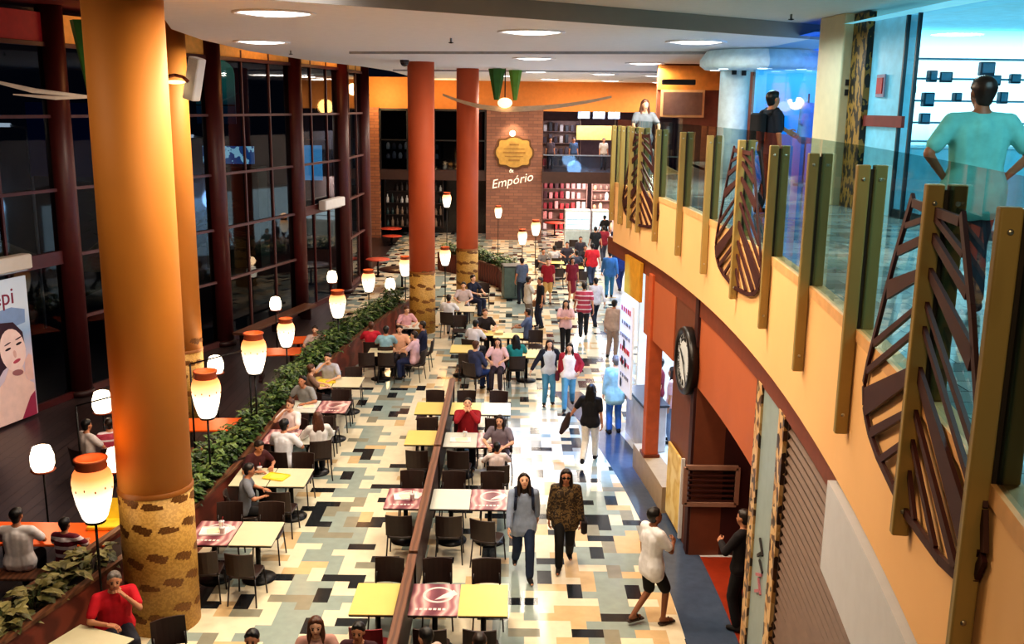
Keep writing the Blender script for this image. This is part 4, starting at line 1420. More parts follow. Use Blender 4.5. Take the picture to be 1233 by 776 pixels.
# far end of the gallery
struct(MB().box((5.4, 30.4, 7.0), (2.3, .2, 3.0)).build('wall_gallery_end', M('end_wall_brown', (128, 76, 54), .6)))
struct(MB().box((5.2, 30.26, 8.05), (1.9, .08, .7)).build('trim_orange_band', M('band_orange', (216, 140, 60), .6)))
struct(MB().box((6.2, 27.2, 7.0), (.2, 6.4, 3.0)).build('wall_red_end', M('end_wall_red', (130, 48, 38), .6)))
t = thing('wall_mirror', 'framed brownish mirror panel on the gallery end wall', 'mirror', (5.0, 30.22, 7.3))
MB().box((0, 0, 0), (1.3, .05, .8)).build('frame', M('frame_peach', (220, 170, 120), .5), t)
MB().box((0, -.03, 0), (1.16, .02, .66)).build('glass', M('mirror_brown', (120, 88, 72), .15), t)
tag(MB().rbox((0, 0, 0), (.9, .25, .14), .03).build('hanging_box', M('box_dark', (40, 34, 36), .5), None, EYEP + ray(817, 99) * 27), 'small dark box hanging from the ceiling near the gallery end', 'box')

# ------------------------------------------------------------------ far end of the hall
BY = 54.0
brick = M_brick('brick_mauve', (150, 106, 88), (128, 90, 78), (112, 84, 74), 1., .8, .5, .16, .014, 'XZ', .4)
brick_o = M_brick('brick_orange', (176, 116, 80), (154, 98, 70), (120, 84, 66), 1., .8, .5, .16, .014, 'XZ', .4)
struct(MB().box((1, BY + .6, 7.75), (26, .3, 1.7)).build('wall_back', M('back_band_orange', (222, 144, 70), .6, var=.05)))
struct(MB().box((0.02, BY, 3.5), (3.02, .4, 7.0)).build('wall_sign_brick', brick))
struct(MB().box((-7.75, BY, 3.5), (1.0, .4, 7.0)).build('wall_brick_pillar', brick_o))
struct(MB().box((-4.4, BY + .25, 3.45), (5.9, .5, .55)).box((5.4, BY + 1.2, 3.45), (7.8, 4.0, .6)).build('floor_mezzanine', M('mezzanine_dark', (62, 40, 34), .6)))
struct(MB().box((-4.4, BY + 2.6, 3.6), (6.2, .2, 7.2)).build('wall_back_dark', M('dark_glass_back', (20, 20, 24), .15)))
struct(MB().box((5.4, 61, 3.6), (8.2, .2, 7.2)).build('wall_back_store', M('store_grey_red', (110, 84, 86), .7)))
struct(MB().box((9.4, 58, 3.6), (.2, 7, 7.2)).build('wall_store_side', M('store_side', (120, 96, 84), .7)))
struct(MB().strip([(4.9, 26), (5.6, 56)], 0, 5.6, -.2).build('wall_right_far', M('far_shop_wall', (168, 160, 158), .5)))
win = struct(thing('window_far_shop', None, None))
for y0, y1 in ((27, 31), (32.5, 38), (40, 47)):
    f_ = lambda y: 4.9 + (y - 26) * .7 / 30 - .06
    MB().strip([(f_(y0), y0), (f_(y1), y1)], .4, 3.0, 0).build('pane', M('far_shop_glow', (196, 226, 244), .4, emit=.9), win)
# dark windows on the left of the back wall
win = struct(thing('window_back', None, None, (0, BY, 0)))
f = MB()
for x in (-7.2, -5.75, -4.3, -2.9, -1.55): f.box((x, 0, 5.3), (.09, .1, 3.2))
f.box((-4.4, 0, 6.9), (5.9, .1, .12)); f.box((-4.4, 0, 5.3), (5.9, .1, .07))
f.build('window_frame', M('frame_black', (24, 20, 20), .5), win)
MB().quad((-7.25, .06, 3.75), (-1.5, .06, 3.75), (-1.5, .06, 6.9), (-7.25, .06, 6.9)).build('pane', glass_d, win)
# plaque and lettering
t = thing('wall_plaque', 'golden scalloped plaque mounted on the brick wall', 'sign', (.0, BY - .22, 4.72))
def scal(rx, ry):
    pts = []
    for k in range(72):
        a = 2 * PI * k / 72
        c, s = math.cos(a), math.sin(a)
        m = 1 + .06 * math.cos(a * 8)
        pts.append((rx * m * math.copysign(abs(c) ** .72, c), ry * m * math.copysign(abs(s) ** .72, s)))
    return pts
XS = Matrix.Rotation(R(90), 4, 'X')
MB().prism(scal(1.02, .84), .08, XS).build('backing', M('plaque_rim', (96, 62, 26), .4), t)
MB().prism(scal(.92, .74), .05, XS @ Matrix.Translation((0, 0, .08))).build('plate', M('plaque_gold', (188, 150, 78), .4, .3, var=.12), t)
b = MB()
for k, (w_, z) in enumerate(((.5, .42), (1.1, .2), (1.2, 0), (1.0, -.2), (.6, -.4))):
    b.box((0, -.14, z), (w_, .02, .05 if k % 2 else .09))
b.build('relief_lines', M('plaque_ink', (150, 112, 48), .5), t)
MB().ell((-.1, -.5, 1.02), (.16, .16, .16), 14, 10).build('spotlight', M('spot_glow', (255, 230, 190), .5, emit=4.), t)
t = thing('script_lettering', 'cream script lettering on the brick wall under the golden plaque', 'lettering', (0, BY - .24, 0))
MB().text('&', .42, .03, Matrix.Translation((-.14, 0, 3.78)) @ XS).build('ampersand', M('letter_cream', (240, 228, 210), .5, emit=.5, var=.01), t)
MB().text('Emp\u00f3rio', .66, .03, Matrix.Translation((-.12, 0, 3.20)) @ XS @ Matrix.Rotation(R(12), 4, 'Z'), shear=.35).build('script_word', M('letter_cream', (240, 228, 210), .5, emit=.5, var=.01), t)


def goods_unit(label, x, y, z0, w_, h, rows, cols, pal, shape, glabel, group, col=(128, 100, 92), depth=.4, gs=1.):
    t = thing('goods_shelf', label, 'shelf', (x, y, z0))
    sm_ = M('shelf_%d_%d_%d' % col, col, .6)
    MB().box((0, depth / 2, h / 2), (w_, .04, h)).build('back_panel', sm_, t)
    for s in (-1, 1): MB().box((s * w_ / 2, 0, h / 2), (.05, depth, h)).build('side_panel', sm_, t)
    for r in range(rows): MB().box((0, 0, .04 + r * h / rows), (w_, depth, .04)).build('shelf_board', sm_, t)
    protos = {}
    rg = random.Random(int(x * 10 + y))
    for r in range(rows):
        for c in range(cols):
            if rg.random() < .12: continue
            k = rg.randrange(len(pal))
            p = (x - w_ / 2 + w_ * (c + .5) / cols, y - .05, z0 + .065 + r * h / rows)
            hh = h / rows * rg.uniform(.5, .8)
            if k not in protos:
                m = M('goods_%d_%d_%d' % pal[k], pal[k], .45, emit=.06)
                if shape == 'bottle':
                    o = MB().lathe([(.0, 0), (.5, 0), (.5, .55), (.2, .72), (.16, 1.0), (0, 1.0)], 12).build('bottle', m)
                elif shape == 'box':
                    o = MB().rbox((0, 0, .5), (1, .8, 1), .12).build('goods_box', m)
                else:
                    o = MB().lathe([(0, 0), (.45, 0), (.55, .5), (.4, .85), (.2, 1), (0, 1)], 12).build('goods_jar', m)
                tag(o, glabel, {'bottle': 'bottle', 'box': 'box', 'jar': 'jar'}[shape], group)
                protos[k] = o
            else:
                o = protos[k].copy(); COL.objects.link(o)
            o.location = p
            s_ = w_ / cols * .62 * gs
            o.scale = (s_, min(s_, depth * .8), hh)
            o.rotation_euler = (0, 0, rg.uniform(-.2, .2))


red_w = [(200, 60, 64), (226, 214, 216), (150, 60, 70), (220, 150, 150), (90, 60, 66)]
goods_unit('lower store shelf with red and white boxes, at the back beside the brick wall', 3.0, 58.5, 0, 2.6, 3.0, 5, 8, red_w, 'box', 'red or white box on the lower back store shelf', 'boxes on the lower back store shelf')
goods_unit('lower store shelf with cream goods, at the back toward the gallery', 6.0, 58.5, 0, 2.8, 2.9, 5, 8, [(214, 196, 160), (170, 140, 110), (236, 230, 220), (110, 90, 80)], 'jar', 'cream or brown jar on the lower back store shelf', 'jars on the lower back store shelf')
goods_unit('upper store shelf crowded with dark red goods, above the back store', 2.7, 58.0, 3.75, 2.2, 2.6, 4, 7, [(120, 40, 44), (70, 60, 70), (190, 180, 176), (40, 40, 48)], 'box', 'dark red or grey box on the upper back shelf', 'boxes on the upper back shelf')
goods_unit('dark bottle shelf on the ground floor behind the two far columns', -5.5, 54.9, 0.5, 3.2, 2.6, 4, 12, [(190, 186, 180), (60, 50, 46), (120, 100, 84), (40, 60, 60)], 'bottle', 'bottle on the dark shelf behind the far columns', 'bottles on the dark ground floor shelf', (40, 26, 22))
goods_unit('dark shelf with pale cups behind the upper back windows', -5.6, 55.2, 4.2, 3.0, 1.0, 2, 9, [(220, 220, 220), (150, 150, 160), (90, 90, 100)], 'jar', 'pale cup on the shelf behind the upper back windows', 'cups behind the upper back windows', (26, 22, 24))
# mezzanine front: yellow board, screens, glass rail
t = thing('mezzanine_board', 'yellow board hanging over the upper back store', 'sign', (4.7, 57.0, 5.72))
MB().tube((-1, .1, .3), (-1, .1, 2.7), .02).tube((1, .1, .3), (1, .1, 2.7), .02).build('rod', steel, t)
MB().rbox((0, 0, 0), (2.4, .1, .8), .03).build('panel', M('board_yellow', (208, 164, 86), .5, emit=.15), t)
G_T = 'white screens above the yellow board'
for k in range(3):
    t = thing('screen', 'small bright screen in the row above the yellow board', 'screen', (3.9 + .85 * k, 57.0, 6.72), 0, G_T)
    MB().tube((0, .06, .2), (0, .06, 1.7), .02).build('mount', steel, t)
    MB().rbox((0, 0, 0), (.72, .08, .46), .02).build('casing', black_m, t)
    MB().box((0, -.05, 0), (.64, .02, .38)).build('display', M_noise('screen_glow', [(.4, (120, 150, 200)), (.6, (240, 244, 250))], 3, emit=.7, interp='LINEAR'), t)
tag(MB().strip([(1.6, BY - .7), (9.2, BY - .7)], 3.75, 4.6, .02).build('mezzanine_glass', M_glass('mezz_glass', (190, 205, 225), .8)), 'pale glass railing along the mezzanine of the back store', 'railing')
tag(MB().box((5.4, BY - .7, 4.63), (7.7, .06, .06)).build('mezzanine_handrail', steel), 'steel handrail on the pale mezzanine glass', 'handrail')
# lit display fridges
for i, (px0, px1, py0, py1) in enumerate(((680, 711, 246, 277), (713, 733, 250, 273))):
    a = GY(px0, py1, 51.5); b_ = GY(px1, py1, 51.5); top_ = GY(px0, py0, 51.5).z
    w_ = b_.x - a.x
    t = thing('display_fridge', ['wide white lit display fridge in front of the back store', 'narrower white lit display fridge next to the wide one'][i], 'fridge', ((a.x + b_.x) / 2, 51.5, 0))
    MB().rbox((0, .42, .95), (w_, .8, 1.9), .04).build('body', M('fridge_white', (206, 216, 220), .4), t)
    MB().box((0, .01, 1.35), (w_ * .9, .03, .85)).build('lit_front', M('fridge_glow', (214, 240, 250), .3, emit=1.3), t)
    for z in (1.15, 1.42): MB().box((0, -.02, z), (w_ * .88, .06, .03)).build('shelf_board', steel, t)
    MB().box((0, .01, .45), (w_ * .9, .03, .7)).build('kick_panel', M('fridge_grey', (180, 196, 200), .4), t)
# stools and round tables in the far cafe corner
red_s = M('stool_red', (206, 82, 60), .5)
def round_table(label, px, py, z, r, mat):
    p = G(px, py, z)
    t = thing('round_table', label, 'table', (p.x, p.y, 0))
    MB().lathe([(0, z - .04), (r, z - .04), (r + .02, z - .02), (r, z), (0, z)], 28).build('tabletop', mat, t)
    MB().tube((0, 0, 0), (0, 0, z - .04), .04).build('pedestal', black_m, t)
    MB().lathe([(0, 0), (.25, 0), (.25, .03), (.04, .06)], 20).build('base', black_m, t)
round_table('round red table at the foot of the last maroon column', 455, 312, .75, .5, red_s)
round_table('round dark table with pale rim beside the orange-red column', 484, 324, .8, .9, M('dark_round_top', (56, 30, 28), .3))
round_table('round red table with a yellow light patch in the far corner', 471, 275, .75, .55, red_s)
round_table('round red table just below the yellow one in the far corner', 472, 284, .5, .5, red_s)
round_table('small red table in front of the brick sign wall', 668, 268, .75, .6, red_s)

# ------------------------------------------------------------------ round ceiling lights
lm = M('ceiling_light_glow', (255, 250, 244), .5, emit=5.)
LP = [(330, 15, 8.45), (640, 38, 8.45), (838, 50, 8.45), (315, 50, 8.45), (643, 70, 8.45), (777, 76, 8.45), (645, 86, 8.45), (727, 89, 8.45), (662, 95, 8.45), (735, 97, 8.45), (790, 91, 8.45), (795, 99, 8.45), (604, 91, 8.45)]
lbl = ['round ceiling light nearest the yellow column, cut by the upper step', 'round ceiling light at the middle of the ceiling step', 'round ceiling light at the end of the step by the gallery', 'round ceiling light at the curved ceiling edge above the facade', 'round ceiling light straight behind the middle step light', 'round ceiling light behind the gallery-side step light',
       'fourth round ceiling light along the middle row', 'round ceiling light right of the fourth middle one', 'small round ceiling light above the green cones', 'far round ceiling light left of the dark hanging box', 'round ceiling light just beyond the gallery-side pair', 'farthest round ceiling light by the gallery end', 'round ceiling light next to the green cones']
for (px, py, z), lb in zip(LP, lbl):
    p = G(px, py, z)
    t = thing('ceiling_light', lb, 'ceiling light', (p.x, p.y, z), 0, 'round recessed ceiling lights')
    MB().lathe([(.52, -.002), (.56, -.03), (.60, -.02), (.60, .0)], 32).build('ring', white_c, t)
    MB().lathe([(0, -.05), (.30, -.04), (.52, -.005)], 32).build('diffuser', lm, t)
    lamp('AREA', (0, 0, -.12), 190, (255, 238, 214), .9, 'lamp', t)
# extra downlights nearer than the frame shows, over the front of the hall and the gallery
for i, (x, y) in enumerate(((-1.5, 8.5), (-7.5, 10.5), (1.2, 12.0), (-2.5, 13.0))):
    t = thing('ceiling_light', ['round ceiling light over the near end of the table row', 'round ceiling light over the near deck', 'round ceiling light over the walkway near the clock', 'round ceiling light over the near planter'][i], 'ceiling light', (x, y, 8.70 if y < 14 and x > -5 else 9.28), 0, 'round recessed ceiling lights')
    MB().lathe([(0, -.03), (.5, -.01), (.55, .0)], 24).build('diffuser', lm, t)
    lamp('AREA', (0, 0, -.38), 70 if x < -5 else 200, (255, 232, 202), .9, 'lamp', t)
for i, (x, y, e, c) in enumerate(((4.0, 5.5, 90, (190, 235, 245)), (4.3, 10.5, 90, (190, 235, 245)), (4.0, 16.5, 60, (170, 225, 245)), (7.2, 13.0, 120, (190, 240, 250)), (6.8, 20.3, 30, (70, 150, 255)))):
    lamp('AREA', (x, y, 8.4), e, c, .8, 'gallery_lamp')
lamp('AREA', (5.0, 20.4, 4.2), 380, (190, 222, 255), 2.0, 'store_lamp')
lamp('SPOT', (2.0, 20.0, 4.6), 900, (50, 150, 255), .2, 'added_blue_spot', None, (R(4), R(6), 0), 62)  # added blue spot without fixture, tints the floor border
for yy_, xx_ in ((17, -9.6), (24.5, -9.0), (31, -7.0), (36.5, -5.8)): lamp('POINT', (xx_, yy_, 8.9), 32, (255, 190, 120), .3, 'added_band_fill')  # added unseen fill points, brighten the facade band and red soffit
lamp('SPOT', (0.1, .6, 8.5), 260, (255, 224, 170), .5, 'added_post_wash', None, (V((2.4, 7, 5.8)) - V((.1, .6, 8.5))).to_track_quat('-Z', 'Y').to_euler(), 80)  # added spot with no fixture, brightens the near balustrade posts
lamp('AREA', (4.6, 13.2, 4.2), 25, (255, 190, 150), .8, 'shop_lamp')
lamp('POINT', (4.2, 37, 3.0), 160, (150, 200, 255), .5, 'far_shop_lamp')
lamp('POINT', (4.2, 30, 3.2), 110, (160, 210, 255), .5, 'far_shop_lamp')
lamp('AREA', (5.0, 56.5, 3.0), 420, (255, 225, 215), 3., 'store_lamp')
lamp('AREA', (5.0, 56.0, 6.9), 260, (225, 230, 255), 3., 'store_lamp')
lamp('POINT', (3.6, 55.6, 2.4), 120, (255, 235, 225), .4, 'store_lamp')
lamp('POINT', (3.6, 55.4, 6.2), 120, (225, 235, 255), .4, 'store_lamp')
lamp('POINT', (-7.0, 52.4, 7.5), 260, (255, 214, 150), .3, 'wall_wash')
lamp('POINT', (-3.5, 52.2, 7.9), 70, (255, 200, 130), .3, 'wall_wash')
lamp('SPOT', (-.1, BY - 1.0, 6.6), 160, (255, 220, 170), .1, 'plaque_spot', None, (R(28), 0, 0), 80)
lamp('POINT', (3.5, 52, 7.0), 90, (255, 190, 110), .4, 'band_wash')
lamp('AREA', (-.6, 47, 8.3), 260, (255, 225, 200), 2., 'court_lamp'); lamp('AREA', (0, 40, 8.3), 260, (255, 235, 215), 2., 'court_lamp')
# added warm spots in mid-air, no fixtures, for columns and apricot gallery edge
lamp('SPOT', (-1.9, 12.2, 6.0), 110, (255, 206, 120), .3, 'added_column_spot', None, (V((-4.6, 12.9, 3.2)) - V((-1.9, 12.2, 7.4))).to_track_quat('-Z', 'Y').to_euler(), 75)
lamp('SPOT', (-2.2, 17.5, 8.2), 330, (255, 190, 100), .3, 'added_column_spot', None, (V((-6.6, 19.8, 5)) - V((-2.2, 17.5, 8.4))).to_track_quat('-Z', 'Y').to_euler(), 50)
for y_ in (6.5, 11.0, 16.0): lamp('SPOT', (-.8, y_, 8.2), 170, (255, 212, 156), .4, 'added_edge_wash', None, (V((2.8, y_, 4.6)) - V((-.8, y_, 8.2))).to_track_quat('-Z', 'Y').to_euler(), 76)

# ------------------------------------------------------------------ big fan-like hanging fixtures with green cones
def fixture(label, hub, rz, s=1.):
    t = thing('hanging_fixture', label, 'light fixture', hub, rz)
    MB().ell((0, 0, 0), (.26, .26, .18), 18, 12).build('globe', M('fixture_globe', (255, 220, 170), .5, emit=1.6), t)
    top = CZ - hub[2] if hub[2] < 8.4 else .9
    gm = M('cone_green', (46, 96, 34), .6, emit=.05)
    MB().lathe([(.30, top - .02), (.09, .10)], 6, (-.3, -.1, 0), sm=False, cap=True).build('cone', gm, t)
    MB().lathe([(.24, top - .02), (.07, .10)], 6, (.42, .9, 0), sm=False, cap=True).build('cone', M('cone_green_light', (92, 140, 50), .6, emit=.05), t)
    MB().tube((0, 0, .1), (0, 0, top), .02).build('rod', black_m, t)
    bm_ = M('blade_tan', (196, 166, 132), .5, emit=.03)
    for s_, L in ((-1, 2.2), (1, 3.8)):
        m = MB()
        n = 8
        for k in range(n):
            a, b_ = k / n, (k + 1) / n
            za, zb = -.12 + .42 * a ** 2, -.12 + .42 * b_ ** 2
            wa, wb = .20 * (1 - a * .8), .20 * (1 - b_ * .8)
            ta, tb = .20 * (1 - a * .6), .20 * (1 - b_ * .6)
            m.add([(s_ * L * a, -wa, za - ta), (s_ * L * b_, -wb, zb - tb), (s_ * L * b_, wb, zb), (s_ * L * a, wa, za)], [(0, 1, 2, 3)])
        m.build('blade', bm_, t)


hb = EYEP + ray(608, 124) * 35.0
fixture('hanging light with green cones and long tan blades in front of the brick wall', tuple(hb), R(4))
hb2 = EYEP + ray(119, 116) * 15.2
t = thing('hanging_fixture', 'hanging light with green cone and pale blades behind the nearest yellow column', 'light fixture', hb2, R(6))
MB().lathe([(.22, 1.12), (.05, .08)], 6, (-.14, .05, 0), sm=False, cap=True).build('cone', M('cone_green', (46, 96, 34), .6, emit=.05), t)
MB().ell((0, .1, -.02), (.2, .2, .12), 16, 10).build('globe', M('fixture_grey', (120, 110, 104), .5), t)
MB().tube((0, .1, 0), (0, .1, 1.9), .02).build('rod', black_m, t)
for dz, L in ((.30, 1.9), (.02, 1.25)):
    MB().add([(-.05, -.04, 0), (-L * .5, -.07, dz * .35 - .02), (-L, -.03, dz), (-L, .03, dz), (-L * .5, .09, dz * .35), (-.05, .05, 0)], [(0, 1, 4, 5), (1, 2, 3, 4)]).add([(-.05, -.04, -.03), (-L * .5, -.07, dz * .35 - .07), (-L, -.03, dz - .02), (-L, -.03, dz), (-L * .5, -.07, dz * .35 - .02), (-.05, -.04, 0)], [(0, 1, 4, 5), (1, 2, 3, 4)]).build('blade', M('blade_pale', (214, 200, 186), .5, emit=.05), t)
# small dome camera and sprinklers on the ceiling
dm = G(493, 72, CZ)
t = thing('dome_camera', 'small dark dome camera on the ceiling at the orange-red column', 'camera', EYEP + ray(487, 70) * 29)
MB().lathe([(0, -.24), (.08, -.22), (.13, -.12), (.14, 0), (.05, .10), (.05, .22)], 18).build('housing', M('dome_grey', (70, 66, 66), .3), t)
MB().ell((0, 0, -.12), (.12, .12, .12), 16, 10).build('dome', M('dome_dark', (30, 28, 30), .1), t)
for i, (px, py) in enumerate(((543, 46), (350, 61), (953, 17))):
    p = G(px, py, CZ if i < 2 else 8.72)
    t = thing('sprinkler', ['small ceiling sprinkler above the orange-red column', 'small ceiling sprinkler near the facade ceiling edge', 'small ceiling sprinkler above the beige gallery pillar'][i], 'sprinkler', p)
    MB().tube((0, 0, -.08), (0, 0, 0), .02).build('pipe', steel, t); MB().lathe([(0, -.10), (.05, -.09), (.05, -.08)], 12).build('deflector', black_m, t)
# ------------------------------------------------------------------ tables and chairs
ch_m = M('chair_dark_brown', (52, 36, 32), .4, var=.15)
ch_red = M('chair_dark_red', (128, 28, 36), .45, var=.1)
leg_m = M('chair_leg_grey', (64, 60, 60), .35, .8)
CHG = 'dark brown cafe chairs'


def chair_proto(shell, label, group):
    t = thing('cafe_chair', label, 'chair', (0, 0, 0), 0, group)
    MB().rbox((0, .02, .445), (.42, .43, .035), .06).build('seat', shell, t)
    b = MB()
    n = 6
    for k in range(n):                                  # slightly dished backrest
        x0, x1 = -.21 + .42 * k / n, -.21 + .42 * (k + 1) / n
        f = lambda x: -.20 - .045 * (1 - (x / .21) ** 2)
        for zz0, zz1, l0, l1 in ((.50, .86, 0, -.05),):
            vs = [(x0, f(x0) + l0, zz0), (x1, f(x1) + l0, zz0), (x1, f(x1) + l1, zz1), (x0, f(x0) + l1, zz1)]
            vs += [(x, y - .022, z) for x, y, z in vs]
            b.add(vs, [(0, 1, 2, 3), (7, 6, 5, 4), (0, 4, 5, 1), (1, 5, 6, 2), (2, 6, 7, 3), (3, 7, 4, 0)])
    b.build('backrest', shell, t)
    for sx in (-1, 1):
        for sy in (-1, 1):
            l = MB().tube((sx * .19, sy * .19 + .02, .44), (sx * .215, sy * .23 + .01, 0), .012)
            if sy < 0: l.tube((sx * .19, -.17, .44), (sx * .185, -.225, .66), .011)
            l.build('leg', leg_m, t)
    return t


CH = None


def chair(label, x, y, rz, red=False):
    global CH, CHR
    label = ('dark red ' if red else 'dark brown ') + label
    if red:
        if CHR is None: CHR = chair_proto(ch_red, label, 'dark red cafe chairs'); CHR.location = (x, y, 0); CHR.rotation_euler[2] = rz; return CHR
        return dup(CHR, (x, y, 0), rz, label)
    if CH is None: CH = chair_proto(ch_m, label, CHG); CH.location = (x, y, 0); CH.rotation_euler[2] = rz; return CH
    return dup(CH, (x, y, 0), rz, label)


CHR = None
TOPS = {'yellow': M('top_yellow', (222, 202, 120), .3, var=.02), 'cream': M('top_cream', (216, 208, 176), .3, var=.03), 'pale': M('top_pale_yellow', (236, 214, 128), .3, var=.03),
        'white': M('top_white', (216, 216, 204), .3, var=.02),
        'print': M_noise('top_print', [(0, (110, 54, 68)), (.4, (146, 88, 98)), (.6, (196, 140, 142)), (.85, (222, 186, 180)), (1, (160, 100, 108))], .5, .3, 'wave', 'LINEAR', (1.4, 1.8, 1), 2.)}
edge_m = M('table_edge', (40, 30, 28), .5)
TG = {'yellow': 'yellow square cafe tables', 'cream': 'cream square cafe tables', 'pale': 'pale yellow square cafe tables', 'white': 'cream square cafe tables', 'print': 'cafe tables with a pink printed top'}
TP = {}


def table(kind, x, y, label, rz=0.):
    if kind in TP:
        return dup(TP[kind], (x, y, 0), rz, label)
    t = thing('cafe_table', label, 'table', (x, y, 0), rz, TG[kind])
    tp = MB().rbox((0, 0, .742), (.645, .86, .016), .012).build('tabletop', TOPS[kind], t)
    MB().rbox((0, 0, .722), (.64, .855, .022), .012).build('edge_band', edge_m, tp)
    if kind == 'print':
        r = MB()
        for k in range(28):
            a, b_ = 2 * PI * k / 28, 2 * PI * (k + 1) / 28
            r.quad(*[(.04 + q * math.cos(c), .12 + q * math.sin(c) * 1.05, .7508) for q, c in ((.17, a), (.21, a), (.21, b_), (.17, b_))])
        r.build('printed_ring', M('print_pink', (236, 204, 200), .35), tp)
        r = MB().add([(-.0, -.02, .7512), (.20, .05, .7512), (.30, .14, .7512), (.24, .26, .7512), (.10, .12, .7512)], [(0, 1, 2, 3, 4)])
        r.build('printed_figure', M('print_pale', (244, 220, 214), .35), tp)
        r = MB()
        for k in range(7): r.box((-.22 + .06 * k, -.27, .7505), (.04, .05, .002))
        r.build('printed_lettering', M('print_pale', (244, 220, 214), .35), tp)
    MB().tube((0, 0, .04), (0, 0, .71), .04, .035, 14).box((0, 0, .70), (.4, .5, .02)).build('pedestal', black_m, t)
    MB().lathe([(0, 0), (.255, 0), (.26, .02), (.10, .045), (.05, .07), (0, .07)], 28).build('base', black_m, t)
    TP[kind] = t
    return t


# rows along the planter
rows = [(14.05, 'cream', 'print', 'first'), (16.38, 'cream', 'cream', 'second'), (18.55, 'white', 'print', 'third'), (20.55, 'print', 'white', 'fourth'), (22.52, 'cream', 'pale', 'fifth')]
for y, ko, ki, nth in rows:
    do = {'first': 'cream cafe table beside the tray table, right of the yellow column', 'second': 'cream cafe table with yellow tray paper, second row along the planter', 'third': 'white-topped cafe table of the four white-shirted diners by the planter',
          'fourth': 'pink printed cafe table in the fourth row along the planter', 'fifth': 'cream cafe table in the fifth row along the planter'}[nth]
    di = {'first': 'pink printed cafe table carrying a white tray, next to the yellow column', 'second': 'cream cafe table against the planter in the second row', 'third': 'printed cafe table against the planter between the white-shirted diners',
          'fourth': 'white-topped cafe table against the planter in the fourth row', 'fifth': 'pale yellow cafe table against the planter in the fifth row'}[nth]
    table(ko, -3.85, y, do); table(ki, -4.51, y, di)
    nm = '%s planter row' % nth
    if nth != 'third': chair('cafe chair at the walkway-side near edge of the ' + nm, -3.85, y - .68, rng.uniform(-.12, .12))
    chair('cafe chair at the planter-side near edge of the ' + nm, -4.44, y - .62, rng.uniform(-.1, .1))
    chair('cafe chair at the walkway-side far edge of the ' + nm, -3.85, y + .68, PI + rng.uniform(-.1, .1))
    chair('cafe chair at the planter-side far edge of the ' + nm, -4.5, y + .66, PI + rng.uniform(-.1, .1))
chair('cafe chair turned sideways at the white-shirted diners table', -3.72, 17.85, .35)
# island rows on both sides of the low timber screen
isl = [(12.06, 'yellow', 'print', 'yellow', 'first'), (15.5, 'print', 'white', 'print', 'second'), (18.5, 'yellow', 'white', 'print', 'third'), (20.55, 'yellow', 'pale', 'cream', 'fourth')]
for y, a, b_, c, nth in isl:
    la = {'first': 'bright yellow cafe table left of the low timber screen, nearest one', 'second': 'pink printed cafe table left of the low timber screen', 'third': 'yellow cafe table left of the screen, third from the camera', 'fourth': 'yellow cafe table at the far left end of the low screen'}[nth]
    lb = {'first': 'maroon and pink printed cafe table right against the low timber screen', 'second': 'cream white cafe table right of the low screen between two dark chairs', 'third': 'white-topped cafe table in front of the man in red', 'fourth': 'pale yellow cafe table behind the man in red'}[nth]
    lc = {'first': 'bright yellow cafe table next to the maroon printed table', 'second': 'pink printed cafe table beside the woman in grey-blue', 'third': 'printed cafe table between the child and the seated woman', 'fourth': 'cream cafe table at the walkway, behind the man in red'}[nth]
    table(a, -1.74, y + (.1 if nth == 'third' else 0), la); table(b_, -.98, y, lb); table(c, -.33, y, lc)
    nm = '%s island row' % nth
    chair('cafe chair left of the screen, near side of the ' + nm, -1.74, y - .70, rng.uniform(-.1, .1), nth == 'first')
    chair('cafe chair left of the screen, far side of the ' + nm, -1.72, y + .72, PI + rng.uniform(-.1, .1))
    chair('cafe chair against the screen, near side of the ' + nm, -.96, y - .70, rng.uniform(-.1, .1))
    chair('cafe chair against the screen, far side of the ' + nm, -1.0, y + .72, PI + rng.uniform(-.1, .1))
    chair('cafe chair by the walkway, near side of the ' + nm, -.34, y - (.70 if nth != 'second' else .85), rng.uniform(-.1, .1) - (.25 if nth == 'second' else 0))
    chair('cafe chair by the walkway, far side of the ' + nm, -.30, y + .72, PI + rng.uniform(-.1, .1))
t = thing('timber_screen', 'low brown timber screen running between the island table rows', 'screen', (-1.36, 0, 0))
for y0, y1 in ((9.2, 12.9), (13.0, 17.4), (17.5, 22.1)):
    MB().rbox((0, (y0 + y1) / 2, .97), (.13, y1 - y0, .05), .01).build('rail', brown_wood, t)
    MB().box((0, (y0 + y1) / 2, .52), (.05, y1 - y0 - .1, .78)).build('panel', M('screen_brown', (66, 38, 30), .5, var=.1), t)
for y in (9.3, 12.95, 17.45, 22.0): MB().box((0, y, .48), (.10, .10, .96)).build('post', M('screen_post', (44, 28, 24), .5), t)
# middle group and farther tables
far = [('yellow', 557, 420, 'yellow cafe table beyond the end of the low timber screen', 0), ('yellow', 612, 404, 'long-side yellow cafe table behind the teal-shirted woman', R(90)), ('pale', 634, 426, 'small pale cafe table at the elbow of the teal-shirted woman', 0),
       ('pale', 588, 401, 'pale yellow cafe table behind the seated group in the middle', R(90)), ('cream', 560, 372, 'cream cafe table among the three people by the mosaic column foot', 0),
       ('cream', 548, 366, 'cream cafe table under the white-shirted person near the column', 0), ('pale', 690, 322, 'pale yellow cafe table far down the hall near the red-shirted man', R(90)), ('pale', 667, 316, 'pale yellow table beside the far yellow table by the waste cabinet', R(90)),
       ('white', 497, 392, 'white cafe table with a plate among the planter-side group', 0), ('pale', 478, 409, 'pale cafe table of the group with the red shirt', 0), ('cream', 458, 424, 'cream cafe table in front of the red-shirted diner', 0)]
for k, px, py, lb, rz in far:
    p = G(px, py, .75); table(k, p.x, p.y, lb, rz)
